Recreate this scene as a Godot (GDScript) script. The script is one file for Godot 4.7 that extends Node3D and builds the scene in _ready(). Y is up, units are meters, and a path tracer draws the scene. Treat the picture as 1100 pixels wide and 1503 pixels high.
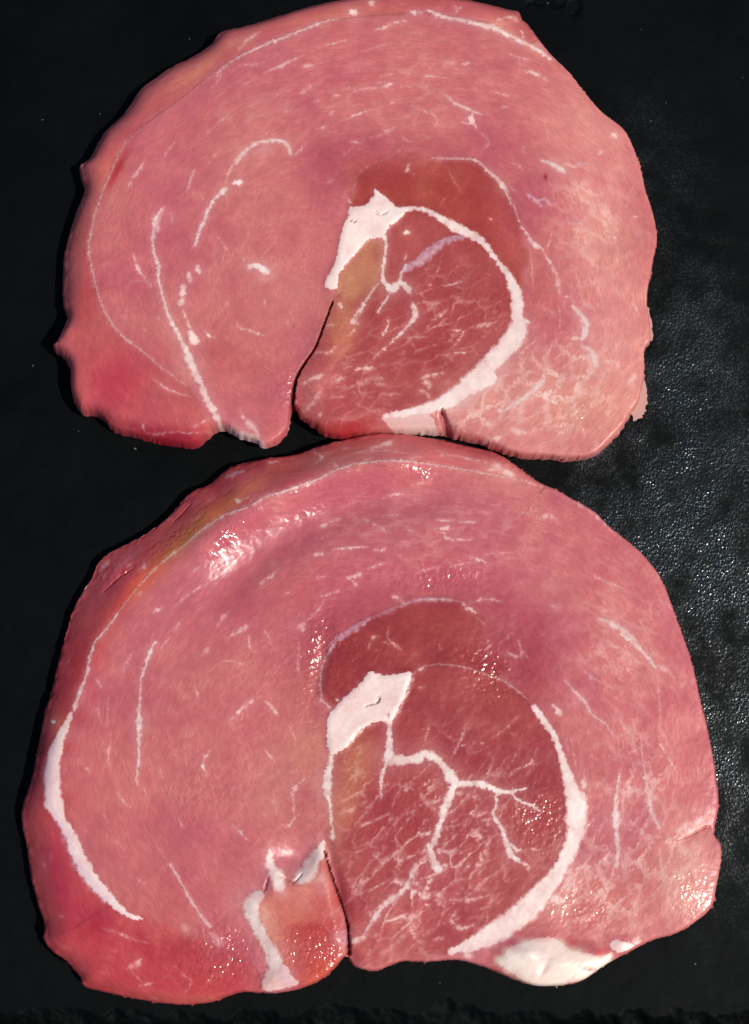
extends Node3D

const THICK := 0.0118            # height of the cut face above the slate
const CAMERA_DISTANCE := 0.45
const CAMERA_TILT := 11.0        # degrees from straight down
const HALF_HEIGHT := 0.1503      # half of the height of the slate seen, metres
const EXPOSURE := 1.06

var eye_at: Vector3
var eye_basis: Basis
var half_tan: float

# ---------------------------------------------------------------- measuring
# The shapes were measured on a photograph taken at a slant; measured() lays a
# measurement out flat, in metres, on a level plane of the given height.
func measured(px: float, py: float, level: float) -> Vector2:
	var nx := (px - 550.0) / 751.5 * half_tan
	var ny := (751.5 - py) / 751.5 * half_tan
	var d: Vector3 = eye_basis * Vector3(nx, ny, -1.0)
	var t := (level - eye_at.y) / d.y
	var p := eye_at + d * t
	return Vector2(p.x, p.z)

var frame_x := 0.0
var frame_y := 0.0
var frame_s := 1.0
func frame(x: float, y: float, s: float) -> void:
	frame_x = x; frame_y = y; frame_s = s

# ---------------------------------------------------------------- a slice of meat
class Slice:
	var x0: float
	var z0: float
	var res := 0.00015           # metres per texel
	var w: int
	var h: int
	var fat: PackedFloat32Array
	var lavender: PackedFloat32Array
	var dark: PackedFloat32Array
	var part: PackedByteArray
	var part_names: Array[String] = []
	var part_labels: Array[String] = []
	var base: PackedFloat32Array  # half resolution rgb
	var net: PackedFloat32Array   # half resolution: how much of a fat network there is
	var net2: PackedFloat32Array  # the same where the fibres run straight
	var grain_angle := -0.8
	var wet: PackedFloat32Array   # half resolution: rough, wet, glinting skin
	var gloss: PackedFloat32Array # half resolution: smooth wet film
	var lift: PackedFloat32Array  # half resolution, metres
	var bw: int
	var bh: int
	var centre: Vector2           # texels: the middle of the rings of muscle
	var rng := RandomNumberGenerator.new()
	var wobble := FastNoiseLite.new()

var S: Slice

func start_slice(px0: float, py0: float, px1: float, py1: float, seed_number: int) -> void:
	S = Slice.new()
	var a := measured(px0, py0, THICK)
	var b := measured(px1, py1, THICK)
	var c := measured(px1, py0, THICK)
	var d := measured(px0, py1, THICK)
	S.x0 = minf(a.x, d.x); S.z0 = minf(a.y, c.y)
	S.w = int((maxf(b.x, c.x) - S.x0) / S.res); S.h = int((maxf(b.y, d.y) - S.z0) / S.res)
	S.w -= S.w % 2; S.h -= S.h % 2
	var n := S.w * S.h
	S.fat.resize(n); S.lavender.resize(n); S.dark.resize(n); S.part.resize(n)
	S.bw = S.w / 2; S.bh = S.h / 2
	var m := S.bw * S.bh
	S.base.resize(m * 3); S.net.resize(m); S.net2.resize(m); S.gloss.resize(m); S.wet.resize(m); S.lift.resize(m)
	S.rng.seed = seed_number
	S.wobble.seed = seed_number
	S.wobble.noise_type = FastNoiseLite.TYPE_SIMPLEX
	S.wobble.frequency = 0.06
	S.part_names.append("outer_muscle"); S.part_labels.append("")

func tx(x: float, y: float) -> Vector2:       # a measurement in the current frame, in texels
	var p := measured(frame_x + x / frame_s, frame_y + y / frame_s, THICK)
	return Vector2((p.x - S.x0) / S.res, (p.y - S.z0) / S.res)

func texel_per_unit() -> float:
	return tx(100, 0).distance_to(tx(0, 0)) / 100.0

func new_part(called: String, label := "") -> int:
	if called == "":
		return 0
	S.part_names.append(called); S.part_labels.append(label)
	return S.part_names.size() - 1

func spline(p: PackedVector2Array, i: int, t: float) -> Vector2:
	var n := p.size()
	var a := p[maxi(i - 1, 0)]; var b := p[i]; var c := p[mini(i + 1, n - 1)]; var d := p[mini(i + 2, n - 1)]
	return b.cubic_interpolate(c, a, d, t)

func dab(layer: PackedFloat32Array, p: Vector2, r: float, sf: float, strength: float, part_number: int) -> void:
	var W := S.w
	var far := r + sf
	var parts := S.part
	var x0 := maxi(0, int(p.x - far)); var x1 := mini(W - 1, int(p.x + far) + 1)
	for y in range(maxi(0, int(p.y - far)), mini(S.h - 1, int(p.y + far) + 1) + 1):
		var dy := y - p.y
		var row := y * W
		for x in range(x0, x1 + 1):
			var dx := x - p.x
			var q := dx * dx + dy * dy
			if q > far * far:
				continue
			var val := clampf((r + sf - sqrt(q)) / (2.0 * sf), 0.0, 1.0)
			if part_number and val > 0.5:
				parts[row + x] = part_number
			val *= strength
			if val > layer[row + x]:
				layer[row + x] = val

# A strand of fat, connective tissue or a groove, drawn with a wavering width,
# a fading strength and, where barbs is above 0, small spurs along its sides.
func strand(layer: PackedFloat32Array, wid, at: Array, strength: float, soft: float, part_number: int, rag := 1.0, barbs := 0.0, fade := 0.0) -> void:
	var pts := PackedVector2Array()
	for k in range(0, at.size(), 2):
		pts.append(tx(at[k], at[k + 1]))
	var n := pts.size()
	var per := texel_per_unit()
	var total := 0.0
	for k in n - 1:
		total += pts[k].distance_to(pts[k + 1])
	var gone := 0.0
	var wob := S.wobble
	var rng := S.rng
	for k in maxi(n - 1, 1):
		var nxt := mini(k + 1, n - 1)
		var seg := pts[k].distance_to(pts[nxt])
		var steps := maxi(1, int(seg / 0.8))
		var along := (pts[nxt] - pts[k]).normalized()
		for j in steps:
			var t := float(j) / steps
			var p := spline(pts, k, t) if n > 1 else pts[0]
			var s := (gone + seg * t) / maxf(total, 0.001)
			var r: float
			if wid is Array:
				r = lerpf(wid[k], wid[nxt], t) * 0.5 * per
			else:
				r = wid * 0.5 * per * (0.12 + 0.88 * pow(maxf(sin(PI * clampf(s, 0.01, 0.99)), 0.0), 0.7))
			var wv := wob.get_noise_2d(p.x * 1.1, p.y * 1.1) + 0.45 * wob.get_noise_2d(p.x * 3.2 + 99.0, p.y * 3.2)
			var wv2 := wob.get_noise_2d(p.y * 1.6 + 400.0, p.x * 1.6)
			r = maxf(r * (1.0 + 0.75 * rag * wv), 0.4)
			p += Vector2(wv2, wv) * minf(r * 0.6, 3.0) * rag
			var here := strength
			if fade > 0.0:
				here *= clampf(1.0 + fade * (wob.get_noise_2d(p.x * 1.1 + 900.0, p.y * 1.1) * 1.4 - 0.2), 0.25, 1.15)
			if fade > 0.5:
				here *= 0.35 + 0.65 * pow(maxf(sin(PI * clampf(s, 0.0, 1.0)), 0.0), 0.5)
			dab(layer, p, r, 0.75 + soft * r, minf(here, 1.0), part_number)
			if barbs > 0.0 and rng.randf() < barbs * 0.07:
				var dirn := along.rotated((1.0 if rng.randf() < 0.5 else -1.0) * rng.randf_range(0.5, 1.5))
				var l := minf(rng.randf_range(1.2, 3.2) * maxf(r, 1.5) + 1.5, rng.randf_range(3.0, 8.0))
				var m := int(l / 0.8)
				for q in m:
					var u := float(q) / m
					dab(layer, p + dirn * (r * 0.6 + l * u) + dirn.orthogonal() * (u * u * rng.randf_range(-1.0, 1.0)), maxf(minf(r * 0.45, 1.6) * (1.0 - u), 0.35), 0.8, here * (1.0 - 0.5 * u), part_number)
		gone += seg

func wider(wid, k: float):
	if wid is Array:
		var out := []
		for x in wid:
			out.append(x * k)
		return out
	return wid * k
func v(wid, at: Array, strength := 0.7, soft := 0.25) -> void:            # fine fat
	strand(S.fat, wid, at, 1.05 * pow(strength, 1.25), soft, 0, 1.0, 0.5, 0.8)
	if wid is Array or wid * texel_per_unit() > 2.0:
		strand(S.fat, wider(wid, 2.6), at, strength * 0.2, 0.9, 0, 0.4)
func V(wid, at: Array, strength := 0.95, soft := 0.22, called := "fat_vein", label := "") -> void:   # a vein of fat that is a part
	strand(S.fat, wid, at, strength, soft, new_part(called, label), 0.7, 0.7, 0.25)
	strand(S.fat, wider(wid, 2.4), at, strength * 0.28, 0.9, 0, 0.5)
func lav(wid, at: Array, strength := 0.6, soft := 0.3, called := "") -> void:
	strand(S.lavender, wid, at, strength, soft, new_part(called))
func groove(wid, at: Array, strength := 0.8, soft := 0.3) -> void:
	strand(S.dark, wid, at, strength, soft, 0, 0.5)

var outline_points := PackedVector2Array()
func poly() -> void:
	outline_points = PackedVector2Array()
func add(at: Array) -> void:
	for k in range(0, at.size(), 2):
		outline_points.append(tx(at[k], at[k + 1]))

func spans(points: PackedVector2Array, w: int, h: int, y: int) -> PackedFloat32Array:
	var xs := PackedFloat32Array()
	var n := points.size()
	var yy := y + 0.5
	for k in n:
		var a := points[k]; var b := points[(k + 1) % n]
		if (a.y <= yy) != (b.y <= yy):
			xs.append(a.x + (yy - a.y) / (b.y - a.y) * (b.x - a.x))
	xs.sort()
	return xs

func rounded(points: PackedVector2Array) -> PackedVector2Array:
	var out := PackedVector2Array()
	var n := points.size()
	for k in n:
		var a := points[(k + n - 1) % n]; var b := points[k]; var c := points[(k + 1) % n]; var d := points[(k + 2) % n]
		for j in 5:
			out.append(b.cubic_interpolate(c, a, d, j / 5.0))
	return out

func fill_part(called: String, label := "", fat := 0.0) -> void:
	var number := new_part(called, label)
	var pts := rounded(outline_points)
	for y in S.h:
		var xs := spans(pts, S.w, S.h, y)
		for k in range(0, xs.size() - 1, 2):
			for x in range(maxi(0, int(xs[k] + 0.5)), mini(S.w, int(xs[k + 1] + 0.5))):
				if number:
					S.part[y * S.w + x] = number
				if fat > 0.0:
					S.fat[y * S.w + x] = maxf(S.fat[y * S.w + x], fat)

func fill_base(r: float, g: float, b: float, share := 1.0) -> void:
	var pts := rounded(outline_points)
	for k in pts.size():
		pts[k] *= 0.5
	for y in S.bh:
		var xs := spans(pts, S.bw, S.bh, y)
		for k in range(0, xs.size() - 1, 2):
			for x in range(maxi(0, int(xs[k] + 0.5)), mini(S.bw, int(xs[k + 1] + 0.5))):
				var i := (y * S.bw + x) * 3
				S.base[i] = lerpf(S.base[i], r / 255.0, share)
				S.base[i + 1] = lerpf(S.base[i + 1], g / 255.0, share)
				S.base[i + 2] = lerpf(S.base[i + 2], b / 255.0, share)

func fill_lift(metres: float, blur: int) -> void:
	var pts := rounded(outline_points)
	for k in pts.size():
		pts[k] *= 0.5
	var im := Image.create_empty(S.bw, S.bh, false, Image.FORMAT_RF)
	for y in S.bh:
		var xs := spans(pts, S.bw, S.bh, y)
		for k in range(0, xs.size() - 1, 2):
			var a := maxi(0, int(xs[k] + 0.5)); var b := mini(S.bw, int(xs[k + 1] + 0.5))
			if b > a:
				im.fill_rect(Rect2i(a, y, b - a, 1), Color(1, 1, 1))
	im.resize(maxi(2, S.bw / blur), maxi(2, S.bh / blur), Image.INTERPOLATE_LANCZOS)
	im.resize(S.bw, S.bh, Image.INTERPOLATE_CUBIC)
	var d := im.get_data().to_float32_array()
	for i in d.size():
		S.lift[i] += clampf(d[i], 0.0, 1.0) * metres

func soften() -> void:
	var im := Image.create_from_data(S.bw, S.bh, false, Image.FORMAT_RGBF, S.base.to_byte_array())
	im.resize(S.bw / 7, S.bh / 7, Image.INTERPOLATE_BILINEAR)
	im.resize(S.bw, S.bh, Image.INTERPOLATE_CUBIC)
	S.base = im.get_data().to_float32_array()

func fill_all(r: float, g: float, b: float) -> void:
	for i in S.bw * S.bh:
		S.base[i * 3] = r / 255.0; S.base[i * 3 + 1] = g / 255.0; S.base[i * 3 + 2] = b / 255.0

# soft patch: kind 0 colour, 1 network, 2 wet, 3 lift
func patch(kind: int, x: float, y: float, rx: float, ry: float, turn: float, c, share := 1.0) -> void:
	var p := tx(x, y) * 0.5
	var per := texel_per_unit() * 0.5
	var a := rx * per; var b := ry * per
	var m := maxf(a, b) * 1.6
	var ca := cos(deg_to_rad(turn)); var sa := sin(deg_to_rad(turn))
	for yy in range(maxi(0, int(p.y - m)), mini(S.bh, int(p.y + m) + 1)):
		for xx in range(maxi(0, int(p.x - m)), mini(S.bw, int(p.x + m) + 1)):
			var dx := xx - p.x; var dy := yy - p.y
			var u := (dx * ca + dy * sa) / a; var w := (-dx * sa + dy * ca) / b
			var q := u * u + w * w
			if q > 2.5:
				continue
			var k := exp(-q * 1.6) * share
			var i := yy * S.bw + xx
			match kind:
				0:
					S.base[i * 3] = lerpf(S.base[i * 3], c[0] / 255.0, k)
					S.base[i * 3 + 1] = lerpf(S.base[i * 3 + 1], c[1] / 255.0, k)
					S.base[i * 3 + 2] = lerpf(S.base[i * 3 + 2], c[2] / 255.0, k)
				1: S.net[i] = minf(1.0, S.net[i] + k)
				2: S.wet[i] = minf(1.5, S.wet[i] + k)
				3: S.lift[i] += k * c
				4: S.net2[i] = minf(1.0, S.net2[i] + k)
				5: S.gloss[i] = minf(1.0, S.gloss[i] + k)

# uneven tone: many small soft patches, lighter and darker
func vary(count: int, x: float, y: float, rx: float, ry: float, size: float, low: Array, high: Array, share: float) -> void:
	for k in count:
		var a := S.rng.randf() * TAU; var d := sqrt(S.rng.randf())
		var z := size * S.rng.randf_range(0.5, 1.4)
		patch(0, x + cos(a) * d * rx, y + sin(a) * d * ry, z * S.rng.randf_range(1.0, 2.4), z, S.rng.randf_range(-90, 90), low if S.rng.randf() < 0.5 else high, share * S.rng.randf_range(0.4, 1.0))

func tint(x: float, y: float, rx: float, ry: float, turn: float, c: Array, share := 0.7) -> void:
	patch(0, x, y, rx, ry, turn, c, share)

# many short faint streaks of marbling that follow the rings of the muscle
func streaks(count: int, x: float, y: float, rx: float, ry: float, wid: float, length: float, strength: float, slant = null) -> void:
	for k in count:
		var ang := S.rng.randf() * TAU
		var rad := sqrt(S.rng.randf())
		var px := x + cos(ang) * rad * rx
		var py := y + sin(ang) * rad * ry
		var p := tx(px, py)
		var along: Vector2
		if slant == null:
			along = (p - S.centre).orthogonal().normalized()
		else:
			along = Vector2.from_angle(deg_to_rad(slant))
		along = along.rotated(S.rng.randf_range(-0.3, 0.3))
		var l := length * S.rng.randf_range(0.4, 1.3)
		var bend := along.orthogonal() * S.rng.randf_range(-0.15, 0.15) * l
		v(wid * S.rng.randf_range(0.6, 1.5), [px - along.x * l * 0.5, py - along.y * l * 0.5, px + bend.x, py + bend.y, px + along.x * l * 0.5, py + along.y * l * 0.5], strength * 0.75 * S.rng.randf_range(0.3, 1.2), 0.6)

# ---------------------------------------------------------------- colour and relief textures
func resized(a: PackedFloat32Array, channels: int) -> PackedFloat32Array:
	var im := Image.create_from_data(S.bw, S.bh, false, Image.FORMAT_RF if channels == 1 else Image.FORMAT_RGBF, a.to_byte_array())
	im.resize(S.w, S.h, Image.INTERPOLATE_CUBIC)
	return im.get_data().to_float32_array()

func noise_image(seed_number: int, texels: float, octaves := 3, kind := FastNoiseLite.TYPE_SIMPLEX_SMOOTH) -> PackedByteArray:
	var n := FastNoiseLite.new()
	n.seed = seed_number
	n.noise_type = kind
	n.frequency = 1.0 / texels
	n.fractal_octaves = octaves
	return n.get_image(S.w, S.h).get_data()

func smooth(a: float, b: float, x: float) -> float:
	var t := clampf((x - a) / (b - a), 0.0, 1.0)
	return t * t * (3.0 - 2.0 * t)

func meat_material(number: int) -> StandardMaterial3D:
	var base := resized(S.base, 3)
	var net := resized(S.net, 1)
	var net2 := resized(S.net2, 1)
	var ca := cos(S.grain_angle); var sa := sin(S.grain_angle)
	var wet := resized(S.wet, 1)
	var gloss := resized(S.gloss, 1)
	var mottle := noise_image(number * 10 + 1, 60.0, 4)
	var broad := noise_image(number * 10 + 4, 260.0, 3)
	var grain := noise_image(number * 10 + 2, 6.5, 3)
	var lumps := noise_image(number * 10 + 3, 13.0, 2)
	var fibre := FastNoiseLite.new()
	fibre.seed = number; fibre.noise_type = FastNoiseLite.TYPE_SIMPLEX; fibre.frequency = 1.0; fibre.fractal_octaves = 2
	var cells := FastNoiseLite.new()
	cells.seed = number + 5; cells.noise_type = FastNoiseLite.TYPE_CELLULAR; cells.frequency = 1.0
	cells.cellular_return_type = FastNoiseLite.RETURN_DISTANCE2_SUB; cells.cellular_jitter = 0.9; cells.fractal_type = FastNoiseLite.FRACTAL_NONE
	var n := S.w * S.h
	var colour := PackedByteArray(); colour.resize(n * 3)
	var relief := PackedFloat32Array(); relief.resize(n)
	var rough := PackedByteArray(); rough.resize(n)
	var fat_layer := S.fat; var lav_layer := S.lavender; var dark_layer := S.dark
	var cx := S.centre.x; var cy := S.centre.y
	for y in S.h:
		for x in S.w:
			var i := y * S.w + x
			var dx := x - cx; var dy := (y - cy) * 1.15
			var r := sqrt(dx * dx + dy * dy)
			var th := atan2(dy, dx)
			var mo := mottle[i] / 127.5 - 1.0
			var gr := grain[i] / 127.5 - 1.0
			var lu := lumps[i] / 127.5 - 1.0
			var bo := broad[i] / 127.5 - 1.0
			var fb2 := fibre.get_noise_2d(r * 0.26 + mo * 1.2, th * 13.0 + lu * 0.2) * (0.7 + 0.6 * mo)
			var fb := fibre.get_noise_2d(r * 0.07 + mo * 0.6, th * 9.0)
			var i2 := i + 3700 if i + 3700 < n else i - 3700
			var wx := clampi(x + int(2.6 * lu + 2.7 * gr + 0.5), 0, S.w - 1); var wy := clampi(y + int((lumps[i2] / 127.5 - 1.0) * 2.6 + (grain[i2] / 127.5 - 1.0) * 2.7 + 0.5), 0, S.h - 1)
			var f := fat_layer[wy * S.w + wx]
			var k := net[i]
			if k > 0.03:
				var c := cells.get_noise_2d(r * 0.030 + lu * 0.22 + mo * 0.3, th * 8.0 + lu * 0.2) + 1.0
				var line := 1.0 - smooth(0.02, 0.34, c)
				f = maxf(f, line * minf(k, 1.0) * (0.5 + 0.35 * mo + 0.2 * bo))
			var k2 := net2[i]
			if k2 > 0.03:
				var uu := (dx * ca + dy * sa) * 0.014 + mo * 0.28 + lu * 0.06; var vv := (-dx * sa + dy * ca) * 0.034 + mo * 0.26 + lu * 0.09
				var c := cells.get_noise_2d(uu, vv) + 1.0
				f = maxf(f, (1.0 - smooth(0.01, 0.24, c)) * minf(k2, 1.0) * clampf(0.50 + 0.6 * mo + 0.4 * lu, 0.0, 0.85))
			var f0 := f
			f = clampf(f * (0.92 + 0.06 * lu + 0.12 * mo + 0.06 * bo), 0.0, 1.0)
			var shade := 1.0 + 0.03 * fb + 0.06 * fb2 + 0.03 * mo + 0.012 * lu + 0.015 * gr
			var b := i * 3
			var R := base[b] * (shade + 0.02 * bo); var G := base[b + 1] * (shade + 0.08 * bo + 0.03 * mo + 0.06 * fb2); var B := base[b + 2] * (shade + 0.03 * bo)
			var l := lav_layer[wy * S.w + wx]
			if f > 0.0:
				R = lerpf(R, 0.98, f); G = lerpf(G, 0.878, f); B = lerpf(B, 0.845, f)
			if l > 0.0:
				var ll := l * (0.75 + 0.35 * lu)
				R = lerpf(R, 0.84, ll); G = lerpf(G, 0.70, ll); B = lerpf(B, 0.78, ll)
			var dk := dark_layer[i]
			if dk > 0.0:
				R = lerpf(R, 0.45, dk * 0.6); G = lerpf(G, 0.10, dk * 0.6); B = lerpf(B, 0.13, dk * 0.6)
			colour[b] = clampi(int(R * 255.0), 0, 255); colour[b + 1] = clampi(int(G * 255.0), 0, 255); colour[b + 2] = clampi(int(B * 255.0), 0, 255)
			var we := wet[i]
			var wg := we * smooth(-0.1, 0.45, mo + 0.5 * lu + 0.25 * we)
			relief[i] = 0.5 + 0.012 * fb + 0.012 * fb2 + f0 * 0.02 + l * 0.05 - dk * 0.3 + gr * (0.003 + 0.11 * wg) + lu * (0.007 + 0.14 * we) * (1.0 - 0.8 * f0)
			rough[i] = clampi(int(255.0 * (0.36 - 0.14 * we - 0.16 * wg - 0.15 * gloss[i] + 0.04 * mo + 0.07 * f)), 26, 255)
	var m := StandardMaterial3D.new()
	m.albedo_texture = ImageTexture.create_from_image(Image.create_from_data(S.w, S.h, false, Image.FORMAT_RGB8, colour))
	m.roughness_texture = ImageTexture.create_from_image(Image.create_from_data(S.w, S.h, false, Image.FORMAT_L8, rough))
	m.roughness = 1.0
	m.metallic_specular = 0.5
	m.heightmap_enabled = true
	m.heightmap_texture = ImageTexture.create_from_image(Image.create_from_data(S.w, S.h, false, Image.FORMAT_RF, relief.to_byte_array()))
	m.heightmap_scale = 0.1
	m.texture_repeat = false
	m.subsurf_scatter_enabled = true
	m.subsurf_scatter_strength = 0.15
	return m

# ---------------------------------------------------------------- the body of a slice
# rim: x, y (measured), width of the bevel, height of the edge in millimetres
func build_slice(root: Node3D, rim: Array, material: Material, seed_number: int) -> void:
	var step := 0.00035
	var at := Vector3(root.position.x, 0, root.position.z)
	# the outline, closed and smooth, with small nicks
	var ctrl := PackedVector2Array(); var bevel := PackedFloat32Array(); var edge := PackedFloat32Array()
	for k in range(0, rim.size(), 4):
		var he: float = rim[k + 3] * 0.001
		var keen: bool = rim[k + 2] < 20
		if keen: he *= 1.7
		ctrl.append(measured(rim[k], rim[k + 1], he)); bevel.append(rim[k + 2] * (0.00009 if keen else 0.00019)); edge.append(he)
	var n := ctrl.size()
	var nick := FastNoiseLite.new(); nick.seed = seed_number; nick.frequency = 1.0; nick.fractal_octaves = 3
	var sp := PackedVector2Array(); var sp0 := PackedVector2Array(); var sb := PackedFloat32Array(); var se := PackedFloat32Array()
	for k in n:
		var a := ctrl[(k + n - 1) % n]; var b := ctrl[k]; var c := ctrl[(k + 1) % n]; var d := ctrl[(k + 2) % n]
		var m := maxi(2, int(b.distance_to(c) / 0.00016))
		for j in m:
			var t := float(j) / m
			var p := b.cubic_interpolate(c, a, d, t)
			var out := (c - b).orthogonal().normalized()
			sp0.append(p)
			p += out * (nick.get_noise_2d(p.x * 420.0, p.y * 420.0) * 0.00045 + nick.get_noise_2d(p.x * 90.0, p.y * 90.0) * 0.0003) * (1.0 - 0.5 * smooth(0.003, 0.008, lerpf(bevel[k], bevel[(k + 1) % n], t)))
			sp.append(p); sb.append(lerpf(bevel[k], bevel[(k + 1) % n], t)); se.append(lerpf(edge[k], edge[(k + 1) % n], t))
	for pass_number in 2:
		for which in 2:
			var a := sb if which == 0 else se
			var m0 := a.size(); var half := 45
			var sum := 0.0
			for k in range(-half, half + 1): sum += a[(k + m0) % m0]
			var o := PackedFloat32Array(); o.resize(m0)
			for k in m0:
				o[k] = sum / (2 * half + 1)
				sum += a[(k + half + 1) % m0] - a[(k - half + m0) % m0]
			if which == 0: sb = o
			else: se = o
	# grid
	var W := int(S.w * S.res / step); var H := int(S.h * S.res / step)
	var near := PackedInt32Array(); near.resize(W * H); near.fill(-1)
	for s in sp.size():
		var gx := int((sp[s].x - S.x0) / step); var gy := int((sp[s].y - S.z0) / step)
		for yy in [gy, gy + 1]:
			for xx in [gx, gx + 1]:
				if xx >= 0 and yy >= 0 and xx < W and yy < H:
					var i: int = yy * W + xx
					var here := Vector2(S.x0 + xx * step, S.z0 + yy * step)
					if near[i] < 0 or here.distance_squared_to(sp[s]) < here.distance_squared_to(sp[near[i]]):
						near[i] = s
	var dist := PackedFloat32Array(); dist.resize(W * H); dist.fill(1e9)
	for i in W * H:
		if near[i] >= 0:
			dist[i] = Vector2(S.x0 + (i % W) * step, S.z0 + (i / W) * step).distance_squared_to(sp[near[i]])
	for sweep in 4:
		var fwd := sweep % 2 == 0
		for y0 in H:
			var y := y0 if fwd else H - 1 - y0
			for x0 in W:
				var x := x0 if fwd else W - 1 - x0
				var i := y * W + x
				var here := Vector2(S.x0 + x * step, S.z0 + y * step)
				var ox := -1 if fwd else 1
				var best := dist[i]; var bn := near[i]
				if x + ox >= 0 and x + ox < W and near[i + ox] >= 0:
					var q := here.distance_squared_to(sp[near[i + ox]])
					if q < best: best = q; bn = near[i + ox]
				if y + ox >= 0 and y + ox < H:
					var j := i + ox * W
					if near[j] >= 0:
						var q := here.distance_squared_to(sp[near[j]])
						if q < best: best = q; bn = near[j]
					if x > 0 and near[j - 1] >= 0:
						var q := here.distance_squared_to(sp[near[j - 1]])
						if q < best: best = q; bn = near[j - 1]
					if x < W - 1 and near[j + 1] >= 0:
						var q := here.distance_squared_to(sp[near[j + 1]])
						if q < best: best = q; bn = near[j + 1]
				dist[i] = best; near[i] = bn
	var inside := PackedByteArray(); inside.resize(W * H)
	var gp := PackedVector2Array()
	for p in sp:
		gp.append(Vector2((p.x - S.x0) / step, (p.y - S.z0) / step + 0.5))
	for y in H:
		var xs := spans(gp, W, H, y)
		for k in range(0, xs.size() - 1, 2):
			for x in range(maxi(0, ceili(xs[k])), mini(W, floori(xs[k + 1]) + 1)):
				inside[y * W + x] = 1
	# heights
	var swell := FastNoiseLite.new(); swell.seed = seed_number + 3; swell.frequency = 18.0; swell.fractal_octaves = 3
	var lump := FastNoiseLite.new(); lump.seed = seed_number + 4; lump.frequency = 260.0; lump.fractal_octaves = 2
	var lift := resized(S.lift, 1)
	var rim_part := S.part_names.find("outer_rim")
	var pos := PackedVector3Array(); pos.resize(W * H)
	var uv := PackedVector2Array(); uv.resize(W * H)
	for y in H:
		for x in W:
			var i := y * W + x
			var px := S.x0 + x * step; var pz := S.z0 + y * step
			var s := near[i]
			var he := se[s]
			var hh := he
			if inside[i]:
				var d := Vector2(px, pz).distance_to(sp0[s])
				var b := maxf(sb[s], 0.0008)
				var t := clampf(d / b, 0.0, 1.0)
				var rise := sqrt(1.0 - pow(1.0 - t, 2.2)) * (1.0 - smooth(0.003, 0.012, b)) + (1.0 - pow(1.0 - t, 1.2)) * smooth(0.003, 0.012, b)
				var ti := mini(S.h - 1, int(y * step / S.res)) * S.w + mini(S.w - 1, int(x * step / S.res))
				var fx := clampf(x * step / S.res, 0.0, S.w - 1.01); var fy := clampf(y * step / S.res, 0.0, S.h - 1.01)
				var li := int(fy) * S.w + int(fx); var ax := fx - int(fx); var ay := fy - int(fy)
				if li + S.w + 1 >= lift.size(): li = lift.size() - S.w - 2
				var raised := lerpf(lerpf(lift[li], lift[li + 1], ax), lerpf(lift[li + S.w], lift[li + S.w + 1], ax), ay)
				var top := THICK + swell.get_noise_2d(px, pz) * 0.0008 + raised - 0.0005 * exp(-d / 0.003) - 0.0007 * smooth(0.004, 0.008, b) * exp(-maxf(d - b, 0.0) / 0.009)
				if S.part[ti] == rim_part: top -= 0.0002
				top += S.fat[ti] * 0.00005 + S.lavender[ti] * 0.0001
				hh = lerpf(he, top, rise) + lump.get_noise_2d(px, pz) * (0.00006 + 0.0004 * (1.0 - t) * smooth(0.002, 0.008, b))
				hh = maxf(hh - S.dark[ti] * 0.0052, 0.0004)
			else:
				px = sp[s].x; pz = sp[s].y
			pos[i] = Vector3(px - at.x, hh, pz - at.z)
			uv[i] = Vector2((px - S.x0) / (S.w * S.res), (pz - S.z0) / (S.h * S.res))
	var hs := PackedFloat32Array(); hs.resize(W * H)
	for i in W * H:
		hs[i] = pos[i].y
	for axis in [1, W, 1, W]:
		var o := hs.duplicate()
		for i in range(5 * axis, W * H - 5 * axis):
			o[i] = (hs[i] * 2.0 + hs[i - axis] + hs[i + axis] + hs[i - 2 * axis] + hs[i + 2 * axis] + hs[i - 3 * axis] + hs[i + 3 * axis] + hs[i - 4 * axis] + hs[i + 4 * axis]) * 0.1
		hs = o
	for i in W * H:
		if inside[i]:
			var w := smooth(0.0025, 0.0050, sb[near[i]]) * smooth(0.0006, 0.0018, sqrt(dist[i])) * (1.0 - smooth(1.0, 1.5, sqrt(dist[i]) / maxf(sb[near[i]], 0.001)))
			pos[i].y = lerpf(pos[i].y, hs[i], w * 0.85)
	# faces, sorted by part
	var normal := PackedVector3Array(); normal.resize(W * H)
	var faces: Array[PackedInt32Array] = []
	for k in S.part_names.size():
		faces.append(PackedInt32Array())
	for y in H - 1:
		for x in W - 1:
			var i := y * W + x
			var cnt := inside[i] + inside[i + 1] + inside[i + W] + inside[i + W + 1]
			if cnt == 0:
				continue
			var ti := mini(S.h - 1, int((y + 0.5) * step / S.res)) * S.w + mini(S.w - 1, int((x + 0.5) * step / S.res))
			var p := S.part[ti]
			var a := pos[i]; var b := pos[i + 1]; var c := pos[i + W]; var d := pos[i + W + 1]
			var n1 := (c - a).cross(b - a); var n2 := (c - b).cross(d - b)
			if n1.length_squared() > 1e-18:
				faces[p].append_array([i, i + 1, i + W])
				normal[i] += n1; normal[i + 1] += n1; normal[i + W] += n1
			if n2.length_squared() > 1e-18:
				faces[p].append_array([i + 1, i + W + 1, i + W])
				normal[i + 1] += n2; normal[i + W] += n2; normal[i + W + 1] += n2
	for i in W * H:
		normal[i] = normal[i].normalized()
	var remap := PackedInt32Array(); remap.resize(W * H)
	for k in faces.size():
		if faces[k].size() < 90:
			if k > 0: faces[0].append_array(faces[k])
			faces[k] = PackedInt32Array()
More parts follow.
